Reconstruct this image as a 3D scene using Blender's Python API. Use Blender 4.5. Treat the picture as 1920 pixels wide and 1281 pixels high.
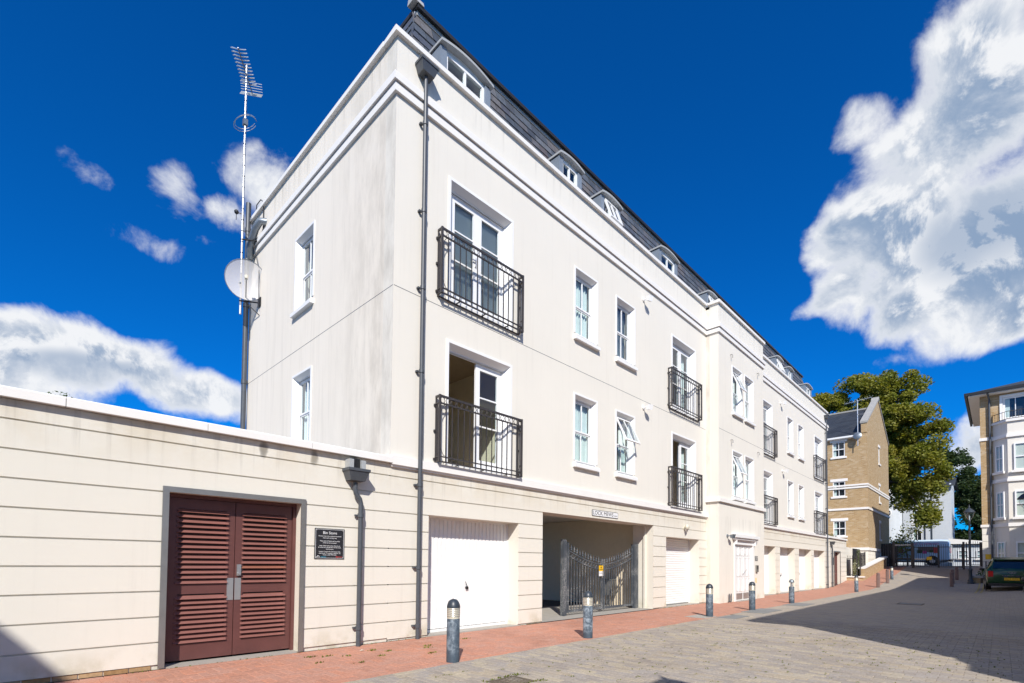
import bpy, math, random
import numpy as np
from mathutils import Matrix, Vector

for o in list(bpy.data.objects):
    bpy.data.objects.remove(o, do_unlink=True)
scene = bpy.context.scene
COL = scene.collection
R = math.radians
rnd = random.Random(7)

# ------------------------------------------------------------------ camera
CAM = (-4.514, -7.1276, 1.30)
def cam_axes(yaw, pitch, roll):
    f = Vector((math.cos(yaw)*math.cos(pitch), math.sin(yaw)*math.cos(pitch), math.sin(pitch)))
    r = f.cross(Vector((0, 0, 1))).normalized()
    u = r.cross(f)
    c, s = math.cos(roll), math.sin(roll)
    return c*r + s*u, -s*r + c*u, f
_r, _u, _f = cam_axes(R(44.18), R(1.797), R(.536))
cd = bpy.data.cameras.new('camera')
cam = bpy.data.objects.new('camera', cd)
COL.objects.link(cam)
m = Matrix.Identity(4)
for i in range(3):
    m[i][0], m[i][1], m[i][2], m[i][3] = _r[i], _u[i], -_f[i], CAM[i]
cam.matrix_world = m
cd.sensor_width = 36.0
cd.sensor_fit = 'HORIZONTAL'
cd.lens = 36.0*941.6/1920.0
cd.shift_y = (1025.2-640.5)/1920.0
cd.clip_start = .05
cd.clip_end = 3000
scene.camera = cam

# ------------------------------------------------------------------ sun, sky, exposure
SUN_EL, SUN_AZ = R(38.8), R(46.5)          # light travels towards +X +Y
sd = Vector((math.cos(SUN_EL)*math.cos(SUN_AZ), math.cos(SUN_EL)*math.sin(SUN_AZ), -math.sin(SUN_EL)))
sl = bpy.data.lights.new('sun', 'SUN')
sl.energy = 4.6
sl.angle = R(.53)
sl.color = (1.0, .955, .885)
so = bpy.data.objects.new('sun', sl)
so.rotation_euler = sd.to_track_quat('-Z', 'Y').to_euler()
so.location = (-20, -20, 30)
COL.objects.link(so)

scene.view_settings.view_transform = 'Standard'
scene.view_settings.look = 'None'
scene.view_settings.gamma = 1
scene.view_settings.exposure = .31
scene.view_settings.use_curve_mapping = False
scene.cycles.use_denoising = True
scene.cycles.max_bounces = 8
scene.cycles.diffuse_bounces = 4
scene.cycles.transparent_max_bounces = 12
scene.cycles.caustics_reflective = False
scene.cycles.caustics_refractive = False


class G:
    """small helper to write node graphs"""
    def __init__(s, tree):
        s.t = tree
    def n(s, kind, **kw):
        nd = s.t.nodes.new(kind)
        for k, v in kw.items():
            setattr(nd, k, v)
        return nd
    def put(s, sock, v):
        if v is None:
            return
        if isinstance(v, bpy.types.NodeSocket):
            s.t.links.new(v, sock)
        else:
            if hasattr(sock, 'default_value'):
                try:
                    sock.default_value = v
                except Exception:
                    sock.default_value = (v[0], v[1], v[2], 1) if len(v) == 3 else v
    def math(s, op, a, b=None, c=None, clamp=False):
        nd = s.n('ShaderNodeMath', operation=op, use_clamp=clamp)
        for i, x in enumerate((a, b, c)):
            s.put(nd.inputs[i], x)
        return nd.outputs[0]
    def add(s, a, b): return s.math('ADD', a, b)
    def sub(s, a, b): return s.math('SUBTRACT', a, b)
    def mul(s, a, b): return s.math('MULTIPLY', a, b)
    def vec(s, op, a, b=None):
        nd = s.n('ShaderNodeVectorMath', operation=op)
        s.put(nd.inputs[0], a)
        s.put(nd.inputs[1], b)
        return nd.outputs['Value'] if op in ('DOT_PRODUCT', 'LENGTH') else nd.outputs[0]
    def scale(s, a, k):
        nd = s.n('ShaderNodeVectorMath', operation='SCALE')
        s.put(nd.inputs[0], a)
        s.put(nd.inputs['Scale'], k)
        return nd.outputs[0]
    def mix(s, f, a, b, blend='MIX'):
        nd = s.n('ShaderNodeMix', data_type='RGBA', blend_type=blend)
        s.put(nd.inputs[0], f)
        for k, v in ((6, a), (7, b)):
            if isinstance(v, (tuple, list)) and len(v) == 3:
                v = (*v, 1)
            s.put(nd.inputs[k], v)
        return nd.outputs[2]
    def ramp(s, f, lo, hi, a=0.0, b=1.0, smooth=True):
        nd = s.n('ShaderNodeMapRange', interpolation_type='SMOOTHSTEP' if smooth else 'LINEAR')
        for i, x in enumerate((f, lo, hi, a, b)):
            s.put(nd.inputs[i], x)
        return nd.outputs[0]
    def noise(s, vec, scale, detail=4, rough=.55, dist=0.0):
        nd = s.n('ShaderNodeTexNoise')
        s.put(nd.inputs['Vector'], vec)
        nd.inputs['Scale'].default_value = scale
        nd.inputs['Detail'].default_value = detail
        nd.inputs['Roughness'].default_value = rough
        nd.inputs['Distortion'].default_value = dist
        return nd.outputs[0]
    def sep(s, v):
        nd = s.n('ShaderNodeSeparateXYZ')
        s.put(nd.inputs[0], v)
        return nd.outputs
    def comb(s, x, y, z):
        nd = s.n('ShaderNodeCombineXYZ')
        for i, v in enumerate((x, y, z)):
            s.put(nd.inputs[i], v)
        return nd.outputs[0]


world = bpy.data.worlds.new('World')
scene.world = world
world.use_nodes = True
wt = world.node_tree
wt.nodes.clear()
g = G(wt)
dirv = g.n('ShaderNodeTexCoord').outputs['Generated']
sky = g.n('ShaderNodeTexSky', sky_type='NISHITA', sun_disc=False)
sky.sun_elevation = SUN_EL
sky.sun_rotation = math.atan2(-sd.x, -sd.y)
sky.air_density = 1.0
sky.dust_density = .25
sky.ozone_density = 3.0
hs = g.n('ShaderNodeHueSaturation')
hs.inputs['Saturation'].default_value = 1.0
g.put(hs.inputs['Color'], sky.outputs[0])
dx, dy, dz = g.sep(dirv)
skyc = g.mix(1.0, hs.outputs[0], (.012, .60, 1.36), 'MULTIPLY')
az = g.mul(g.math('ARCTAN2', dy, dx), 180/math.pi)
el = g.mul(g.math('ARCSINE', dz), 180/math.pi)
# cumulus banks: azimuth, elevation, half width, half height (degrees), weight
BANKS = [(1.5, 33.5, 5.4, 5.2, 1.2), (6.0, 28.5, 4.8, 5.0, 1.2), (0.4, 24.5, 6.0, 6.0, 1.3), (9.6, 29.4, 2.8, 2.6, 1), (11.2, 24.8, 2.2, 1.5, .9),
         (0.2, 38.6, 4.6, 3.0, 1), (7.2, 36.6, 3.0, 1.5, .62), (9.4, 25.4, 2.8, 3.0, 1.1), (-2, 19.6, 6.0, 2.4, 1.1), (6.5, 22.4, 4.0, 1.9, 1.0), (1.8, 10.4, 1.3, 2.4, .75), (-9, 27, 9, 8, 1), (-22, 18, 9, 5, 1),
         (88.0, 16.8, 4.8, 3.3, 1), (82.8, 16.4, 5.6, 2.6, .95), (76.8, 15.4, 4.4, 2.2, .95), (93, 14.5, 9, 3.4, 1), (104, 19, 6, 4, 1),
         (84.6, 31.1, 2.6, 1.5, .42), (78.6, 31.7, 2.4, 1.8, .42), (71.8, 34.0, 2.9, 2.1, .62), (74.1, 30.7, 1.5, 1.2, .55),
         (81.0, 28.0, 3.4, 1.2, .26), (7.9, 19.0, 1.6, .8, .36),
         (150, 30, 16, 9, 1), (178, 16, 14, 7, 1), (-70, 34, 14, 10, 1), (-110, 20, 16, 8, 1), (-150, 42, 14, 10, 1), (-165, 24, 12, 7, 1),  # this row and the next: unseen banks, added for neutral fill light
         (-48, 14, 10, 4, 1), (-40, 50, 12, 8, 1), (125, 52, 12, 7, 1), (-95, 58, 14, 8, 1), (60, 70, 12, 5, .9), (170, 64, 20, 7, 1), (-130, 14, 10, 5, 1)]
def warp(v, sc, amp):
    nd = g.n('ShaderNodeTexNoise')
    g.put(nd.inputs['Vector'], v)
    nd.inputs['Scale'].default_value = sc
    nd.inputs['Detail'].default_value = 3
    return g.scale(g.vec('SUBTRACT', nd.outputs['Color'], (.5, .5, .5)), amp)
wv = warp(dirv, 7.0, 6.0)
wx, wy, wz = g.sep(wv)
aw = g.add(az, wx)
ew = g.add(el, wy)
mask = None
for a0, e0, ra, re, wgt in BANKS:
    u = g.mul(g.sub(aw, a0), 1/ra)
    v = g.mul(g.sub(ew, e0), 1/re)
    d2 = g.add(g.mul(u, u), g.mul(v, v))
    b = g.mul(g.math('SUBTRACT', 1.0, g.mul(d2, .55), clamp=False), wgt)
    mask = b if mask is None else g.math('SMOOTH_MAX', mask, b, .25)
mask = g.math('MAXIMUM', mask, -.6)
def fbm(v):
    return g.noise(v, 9.0, 10, .62, .25)
n1 = fbm(dirv)
sunv = Vector((-sd.x, -sd.y, -sd.z))
n2 = fbm(g.vec('ADD', dirv, tuple(sunv*.022)))
dens = g.add(g.mul(mask, .80), g.mul(g.sub(n1, .5), 1.75))
cover = g.ramp(dens, .10, .62)
edge = g.ramp(dens, .30, .85)
broad = g.noise(g.vec('ADD', dirv, (3.1, 1.7, .4)), 3.0, 3, .5, .4)
lit = g.ramp(g.add(g.mul(g.sub(n1, n2), 2.2), broad), .36, .68)
shade = g.mul(g.mul(edge, g.ramp(dens, .35, 1.0, .45, 1.0)), g.math('SUBTRACT', 1.0, lit))
for a0, e0, ra, re in ((1.0, 26.6, 5.0, 4.2), (84.5, 15.6, 4.5, 1.5), (-12, 24, 6, 4), (150, 28, 10, 5), (-70, 31, 9, 6), (-110, 18, 10, 5)):
    u = g.mul(g.sub(aw, a0), 1/ra)
    v = g.mul(g.sub(ew, e0), 1/re)
    shade = g.math('MAXIMUM', shade, g.mul(g.ramp(g.add(g.mul(u, u), g.mul(v, v)), 1.3, .1), g.mul(edge, .72)))
ccol = g.mix(shade, (8.6, 8.75, 9.0), (2.6, 3.6, 5.2))
final = g.mix(g.mul(cover, .985), skyc, ccol)
bg = g.n('ShaderNodeBackground')
bg.inputs['Strength'].default_value = .085
g.put(bg.inputs['Color'], final)
out = g.n('ShaderNodeOutputWorld')
wt.links.new(bg.outputs[0], out.inputs[0])


# ------------------------------------------------------------------ materials
MATS = {}
def newmat(name):
    mt = bpy.data.materials.new(name)
    mt.use_nodes = True
    t = mt.node_tree
    bs = t.nodes['Principled BSDF']
    MATS[name] = mt
    return mt, G(t), bs
def bump(g, bs, h, strength, dist=.01):
    b = g.n('ShaderNodeBump')
    b.inputs['Strength'].default_value = strength
    b.inputs['Distance'].default_value = dist
    g.put(b.inputs['Height'], h)
    g.put(bs.inputs['Normal'], b.outputs[0])
def simple(name, col, rough=.6, metal=0.0, var=.12, scale=6.0, spec=.5, bmp=0.0, bscale=80, coord='Object'):
    mt, g, bs = newmat(name)
    tc = g.n('ShaderNodeTexCoord').outputs[coord]
    n = g.noise(tc, scale, 5, .6)
    lo = tuple(c*(1-var) for c in col)
    hi = tuple(min(1, c*(1+var)) for c in col)
    g.put(bs.inputs['Base Color'], g.mix(n, lo, hi))
    bs.inputs['Roughness'].default_value = rough
    bs.inputs['Metallic'].default_value = metal
    bs.inputs['Specular IOR Level'].default_value = spec
    if bmp:
        bump(g, bs, g.noise(tc, bscale, 3, .6), bmp, .004)
    return mt

def render_mat(name, col, stain=(.38, .35, .30), side=False, band=False):
    """painted sand-cement render: fine grain, rain streaks, grime at corner, coping and foot"""
    mt, g, bs = newmat(name)
    pos = g.n('ShaderNodeNewGeometry').outputs['Position']
    x, y, z = g.sep(pos)
    big = g.noise(pos, .55, 4, .6)
    c = g.mix(big, tuple(v*.93 for v in col), tuple(min(1, v*1.04) for v in col))
    streak = g.noise(g.comb(g.mul(x, 5.0), g.mul(y, 5.0), g.mul(z, .25)), 1.6, 6, .65)
    top = g.math('MAXIMUM', g.mul(g.ramp(z, 9.5, 10.2), g.ramp(z, 10.3, 10.2)), g.mul(g.ramp(z, 2.2, 2.9), g.ramp(z, 3.0, 2.9)))
    m1 = g.mul(g.ramp(streak, .50, .75), g.add(g.mul(top, .55), .10))
    c = g.mix(m1, c, stain)
    foot = g.mul(g.ramp(z, .38, .0), g.ramp(g.noise(pos, 2.4, 5, .65), .42, .68))
    c = g.mix(g.mul(foot, .5), c, (.34, .30, .16))
    if not band:                                 # weathered grey-brown corner on the end wall
        on_end = g.ramp(x, -.050, -.054) if not side else 1.0
        cm = g.mul(g.ramp(y, 2.8, .0), g.ramp(g.noise(g.comb(g.mul(x, 3), g.mul(y, 3), g.mul(z, .9)), 1.0, 7, .7), .34, .72))
        c = g.mix(g.mul(g.mul(cm, .46), on_end), c, (.32, .285, .235))
        c = g.mix(g.mul(g.mul(g.ramp(streak, .42, .8), .11), on_end), c, (.40, .36, .30))
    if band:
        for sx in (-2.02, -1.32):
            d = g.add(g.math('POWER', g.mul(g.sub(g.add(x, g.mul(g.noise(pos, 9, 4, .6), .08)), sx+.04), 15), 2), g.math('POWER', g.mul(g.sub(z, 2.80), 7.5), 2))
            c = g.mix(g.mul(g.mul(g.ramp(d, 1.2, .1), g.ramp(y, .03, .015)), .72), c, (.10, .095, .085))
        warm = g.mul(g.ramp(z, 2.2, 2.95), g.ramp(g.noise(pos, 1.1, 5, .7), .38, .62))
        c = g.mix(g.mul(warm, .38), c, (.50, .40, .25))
    g.put(bs.inputs['Base Color'], c)
    bs.inputs['Roughness'].default_value = .88
    bs.inputs['Specular IOR Level'].default_value = .25
    fine = g.noise(pos, 140, 3, .7)
    med = g.noise(pos, 22, 3, .6)
    bump(g, bs, g.add(fine, g.mul(med, .6)), .32, .006)
    return mt

CREAM = (.765, .726, .650)
render_mat('render', CREAM)
render_mat('render_side', (.785, .725, .635), side=True)
render_mat('render_band', (.74, .702, .615), band=True)
simple('tunnel_wall', (.80, .68, .50), .9, var=.08, bmp=.2)
simple('ceiling', (.80, .74, .64), .9, var=.06)
simple('white_stone', (.80, .775, .74), .7, var=.06, scale=3, bmp=.1)
simple('white_paint', (.83, .825, .815), .35, var=.03)
simple('upvc', (.84, .84, .84), .3, var=.02)
simple('garage_white', (.83, .825, .81), .4, var=.03)
simple('pipe_grey', (.070, .078, .090), .42, var=.25, scale=9)
simple('iron', (.045, .040, .040), .45, var=.3, scale=20)
simple('steel_frame', (.30, .29, .27), .42, .65, var=.2, scale=5)
simple('steel_plate', (.55, .55, .54), .35, .8, var=.1)
simple('lead', (.23, .27, .32), .55, .25, var=.22, scale=3)
simple('lead_light', (.42, .43, .43), .6, .15, var=.2, scale=4)
simple('black_plastic', (.016, .016, .017), .45, var=.2)
simple('rubber', (.014, .014, .014), .8, var=.2)
simple('chrome', (.75, .75, .76), .12, 1.0, var=.05)
simple('red_lamp', (.45, .015, .012), .2, var=.1)
simple('yellow', (.80, .48, .015), .5, var=.1)
simple('road_yellow', (.42, .33, .13), .8, var=.3, scale=12)
simple('white_sign', (.80, .80, .80), .4, var=.02)
simple('ink', (.018, .018, .022), .5, var=.1)
simple('red_ink', (.62, .05, .04), .5, var=.05)
simple('cyan_ink', (.03, .42, .62), .5, var=.05)
simple('orange_ink', (.85, .36, .03), .5, var=.05)
simple('pink_ink', (.60, .06, .22), .5, var=.05)
simple('interior', (.84, .74, .57), .9, var=.05)
simple('interior_floor', (.38, .28, .18), .6, var=.2)
simple('curtain', (.74, .77, .75), .9, var=.12, scale=3)
simple('blind', (.66, .68, .69), .6, var=.04)
simple('concrete', (.36, .335, .295), .9, var=.2, scale=5, bmp=.3)
simple('slab', (.20, .20, .195), .85, var=.25, scale=4, bmp=.3)
simple('asphalt', (.055, .052, .050), .9, var=.3, scale=8, bmp=.4)
simple('bark', (.11, .085, .06), .9, var=.4, scale=6, bmp=.5, bscale=20)
simple('soil', (.10, .075, .05), .95, var=.4)
simple('stone_grey', (.33, .32, .30), .85, var=.25, scale=4, bmp=.2)
simple('wood_post', (.19, .125, .11), .8, var=.3, scale=6, bmp=.3)
simple('lamp_metal', (.032, .042, .055), .4, var=.2)
simple('louvre_slat', (.23, .095, .078), .5, var=.3, scale=7, bmp=.15, bscale=40)  # faded paint, plus sunlight on the tilted slats put into the colour
simple('louvre', (.120, .045, .039), .5, var=.3, scale=5, spec=.5, bmp=.15, bscale=40)
simple('louvre_worn', (.25, .095, .06), .5, var=.35, scale=8)
simple('cable', (.02, .02, .02), .5)
simple('alu', (.62, .62, .62), .35, .75, var=.15, scale=12)
simple('galv', (.22, .25, .28), .4, .6, var=.3, scale=10)
simple('lens', (.62, .58, .47), .25, var=.15, scale=14)
simple('lens_core', (.40, .38, .33), .3, .5, var=.2, scale=14)
simple('green_car', (.012, .052, .018), .18, var=.1, spec=.7)
simple('black_car', (.010, .010, .011), .15, var=.1, spec=.7)
simple('car_glass', (.012, .016, .020), .05, var=.1, spec=.8)
simple('van_paint', (.50, .62, .74), .3, var=.05)
simple('trellis_dark', (.02, .02, .022), .6)

# glass: clear with sky reflections at grazing angles
def glass(name, tint, base=.14):
    mt = bpy.data.materials.new(name)
    mt.use_nodes = True
    t = mt.node_tree
    t.nodes.clear()
    g = G(t)
    tr = g.n('ShaderNodeBsdfTransparent')
    tr.inputs[0].default_value = (*tint, 1)
    gl = g.n('ShaderNodeBsdfGlossy')
    gl.inputs['Roughness'].default_value = .03
    gl.inputs['Color'].default_value = (.92, .95, 1, 1)
    lw = g.n('ShaderNodeFresnel')
    lw.inputs['IOR'].default_value = 1.5
    f = g.mul(g.math('MULTIPLY', lw.outputs[0], base, clamp=True), g.math('SUBTRACT', 1.0, g.n('ShaderNodeNewGeometry').outputs['Backfacing']))
    pos = g.n('ShaderNodeNewGeometry').outputs['Position']
    b = g.n('ShaderNodeBump')
    b.inputs['Strength'].default_value = .05
    b.inputs['Distance'].default_value = .02
    g.put(b.inputs['Height'], g.noise(pos, 1.6, 2, .5))
    g.put(gl.inputs['Normal'], b.outputs[0])
    mx = g.n('ShaderNodeMixShader')
    g.put(mx.inputs[0], f)
    t.links.new(tr.outputs[0], mx.inputs[1])
    t.links.new(gl.outputs[0], mx.inputs[2])
    o = g.n('ShaderNodeOutputMaterial')
    t.links.new(mx.outputs[0], o.inputs[0])
    MATS[name] = mt
glass('glass', (.90, .945, .945), 1.5)
glass('lantern_glass', (.75, .82, .86), 2.5)

def mesh_dish():
    mt, g, bs = newmat('dish')
    bs.inputs['Base Color'].default_value = (.62, .60, .58, 1)
    bs.inputs['Roughness'].default_value = .5
    bs.inputs['Alpha'].default_value = .72          # fine perforated sheet
mesh_dish()
# pieces that carry their own random tone
def pieces(name, cols, rough, bmp=.3, moss=0.0, scale=30):
    mt, g, bs = newmat(name)
    geo = g.n('ShaderNodeNewGeometry')
    oi = g.n('ShaderNodeObjectInfo')
    r = g.math('FRACT', g.add(geo.outputs['Random Per Island'], oi.outputs['Random']))
    cr = g.n('ShaderNodeValToRGB')
    cr.color_ramp.interpolation = 'LINEAR'
    e = cr.color_ramp.elements
    while len(e) < len(cols):
        e.new(.5)
    for i, c in enumerate(cols):
        e[i].position = i/(len(cols)-1)
        e[i].color = (*c, 1)
    g.put(cr.inputs[0], r)
    pos = geo.outputs['Position']
    n = g.noise(pos, scale, 5, .65)
    c = g.mix(g.ramp(n, .3, .75), cr.outputs[0], g.mix(1.0, cr.outputs[0], (.72, .70, .68), 'MULTIPLY'))
    big = g.noise(pos, .7, 4, .6)
    c = g.mix(g.mul(g.ramp(big, .42, .72), .55), c, g.mix(1.0, c, (.78, .75, .72), 'MULTIPLY'))
    spot = g.mul(g.ramp(g.noise(pos, 2.1, 3, .5), .64, .72), .4)
    c = g.mix(spot, c, g.mix(1.0, c, (.62, .60, .58), 'MULTIPLY'))
    if moss:
        m2 = g.mul(g.ramp(g.noise(pos, 1.4, 5, .7), .52, .72), moss)
        c = g.mix(m2, c, (.16, .17, .05))
    g.put(bs.inputs['Base Color'], c)
    bs.inputs['Roughness'].default_value = rough
    bs.inputs['Specular IOR Level'].default_value = .3
    bump(g, bs, g.noise(pos, 160, 3, .7), bmp, .004)
pieces('tan_block', [(.42, .36, .285), (.375, .33, .285), (.345, .305, .27), (.47, .405, .30), (.38, .34, .305), (.33, .29, .25), (.44, .37, .275)], .9)
pieces('red_brick', [(.53, .265, .185), (.50, .26, .19), (.57, .265, .175), (.52, .29, .22), (.47, .235, .165), (.55, .285, .205)], .9)
pieces('slate', [(.075, .09, .115), (.12, .14, .17), (.05, .06, .08), (.15, .165, .19), (.17, .155, .15), (.085, .10, .135), (.12, .105, .11)], .5, .2, scale=9)
pieces('stock_brick', [(.42, .27, .125), (.48, .32, .16), (.36, .22, .10), (.52, .37, .21), (.40, .25, .13), (.55, .43, .29)], .9)

def joint_mat():
    mt, g, bs = newmat('joint_sand')
    pos = g.n('ShaderNodeNewGeometry').outputs['Position']
    n = g.ramp(g.noise(pos, 2.2, 5, .7), .42, .62)
    n2 = g.ramp(g.noise(pos, 14, 4, .7), .45, .65)
    c = g.mix(g.mul(n, n2), (.17, .13, .085), (.18, .20, .035))
    g.put(bs.inputs['Base Color'], c)
    bs.inputs['Roughness'].default_value = 1
joint_mat()

def brick_tex(name, cols, mortar, w, h, msize, axis, rough=.9, off=.5, bmpd=.012, moss=False):
    """far surfaces whose pieces are too small to build"""
    mt, g, bs = newmat(name)
    pos = g.n('ShaderNodeNewGeometry').outputs['Position']
    x, y, z = g.sep(pos)
    v = {'XZ': g.comb(g.add(x, y), z, 0), 'YX': g.comb(y, x, 0), 'XY': g.comb(x, y, 0)}[axis]
    b = g.n('ShaderNodeTexBrick')
    b.offset = off
    b.inputs['Color1'].default_value = (0, 0, 0, 1)
    b.inputs['Color2'].default_value = (1, 1, 1, 1)
    b.inputs['Mortar'].default_value = (.5, .5, .5, 1)
    b.inputs['Scale'].default_value = 1
    b.inputs['Mortar Size'].default_value = msize
    b.inputs['Brick Width'].default_value = w
    b.inputs['Row Height'].default_value = h
    b.inputs['Bias'].default_value = 0
    g.put(b.inputs['Vector'], v)
    cr = g.n('ShaderNodeValToRGB')
    e = cr.color_ramp.elements
    while len(e) < len(cols):
        e.new(.5)
    for i, c in enumerate(cols):
        e[i].position = i/(len(cols)-1)
        e[i].color = (*c, 1)
    g.put(cr.inputs[0], b.outputs['Color'])
    n = g.noise(pos, 3.0, 5, .6)
    c = g.mix(n, g.mix(1.0, cr.outputs[0], (.82, .82, .82), 'MULTIPLY'), cr.outputs[0])
    c = g.mix(b.outputs['Fac'], c, mortar)
    g.put(bs.inputs['Base Color'], c)
    bs.inputs['Roughness'].default_value = rough
    bs.inputs['Specular IOR Level'].default_value = .3
    bump(g, bs, g.sub(g.mul(g.noise(pos, 60, 3, .6), .3), b.outputs['Fac']), .7, bmpd)
brick_tex('tan_block_far', [(.33, .29, .25), (.375, .33, .285), (.44, .37, .275), (.38, .34, .305), (.42, .36, .285)], (.27, .24, .20), .2, .1, .004, 'YX', bmpd=.005)
brick_tex('red_brick_far', [(.50, .255, .185), (.55, .265, .18), (.47, .235, .165), (.53, .285, .21)], (.36, .21, .15), .2, .1, .005, 'XY')
brick_tex('house_brick', [(.40, .245, .105), (.50, .335, .165), (.45, .29, .135), (.58, .43, .27), (.47, .305, .145), (.53, .355, .18)], (.46, .385, .265), .225, .075, .009, 'XZ')
brick_tex('roof_slate_far', [(.035, .042, .055), (.05, .058, .07), (.028, .033, .042), (.06, .065, .075)], (.012, .013, .016), .3, .2, .008, 'XZ', rough=.6)
brick_tex('white_brick', [(.60, .64, .68), (.64, .67, .70), (.62, .65, .69)], (.50, .53, .56), .225, .075, .008, 'XZ', rough=.7, bmpd=.005)

def worn_paint():
    """dark blue-grey bollard paint rubbed to pale primer"""
    mt, g, bs = newmat('bollard_paint')
    oi = g.n('ShaderNodeObjectInfo')
    tc = g.n('ShaderNodeTexCoord').outputs['Object']
    v = g.vec('ADD', tc, g.scale((1, 1.7, 2.3), g.mul(oi.outputs['Random'], 40)))
    x, y, z = g.sep(tc)
    n = g.noise(v, 14.0, 7, .68, .4)
    low = g.noise(v, 3.6, 3, .5)
    msk = g.mul(g.mul(g.ramp(n, .42, .66), g.ramp(low, .28, .50)), g.ramp(z, .05, .18))
    amt = g.add(.45, g.mul(g.math('FRACT', g.mul(oi.outputs['Random'], 7.3)), .5))
    c = g.mix(g.mul(msk, amt), g.mix(g.noise(v, 30, 4, .6), (.045, .065, .088), (.065, .09, .118)), (.36, .42, .48))
    g.put(bs.inputs['Base Color'], c)
    bs.inputs['Roughness'].default_value = .55
    bump(g, bs, n, .25, .004)
worn_paint()
def gate_paint():
    mt, g, bs = newmat('gate_paint')
    pos = g.n('ShaderNodeNewGeometry').outputs['Position']
    n = g.noise(pos, 34.0, 6, .7, .2)
    low = g.noise(pos, 2.6, 4, .6)
    c = g.mix(g.mul(g.ramp(n, .40, .66), g.ramp(low, .40, .66)), g.mix(low, (.045, .055, .068), (.08, .09, .105)), (.34, .34, .33))
    g.put(bs.inputs['Base Color'], c)
    bs.inputs['Roughness'].default_value = .5
gate_paint()
def leaf_mat(name, c0, c1, c2):
    mt = bpy.data.materials.new(name)
    mt.use_nodes = True
    t = mt.node_tree
    t.nodes.clear()
    g = G(t)
    geo = g.n('ShaderNodeNewGeometry')
    r = geo.outputs['Random Per Island']
    n = g.ramp(g.noise(geo.outputs['Position'], .45, 3, .6), .35, .65)
    c = g.mix(n, g.mix(r, c0, c1), g.mix(r, c1, c2))
    df = g.n('ShaderNodeBsdfPrincipled')
    g.put(df.inputs['Base Color'], c)
    df.inputs['Roughness'].default_value = .55
    df.inputs['Specular IOR Level'].default_value = .35
    tl = g.n('ShaderNodeBsdfTranslucent')
    g.put(tl.inputs[0], g.mix(1.0, c, (1.3, 1.35, .5), 'MULTIPLY'))
    mx = g.n('ShaderNodeMixShader')
    mx.inputs[0].default_value = .36
    t.links.new(df.outputs[0], mx.inputs[1])
    t.links.new(tl.outputs[0], mx.inputs[2])
    o = g.n('ShaderNodeOutputMaterial')
    t.links.new(mx.outputs[0], o.inputs[0])
    MATS[name] = mt
leaf_mat('leaf_plane', (.14, .17, .024), (.235, .24, .032), (.31, .265, .042))
leaf_mat('leaf_dark', (.028, .052, .020), (.045, .075, .028), (.07, .10, .036))
leaf_mat('leaf_hedge', (.030, .060, .014), (.055, .095, .022), (.09, .13, .035))
leaf_mat('leaf_pale', (.06, .085, .03), (.30, .31, .22), (.50, .48, .36))
leaf_mat('moss', (.10, .12, .012), (.15, .17, .02), (.20, .22, .03))

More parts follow.
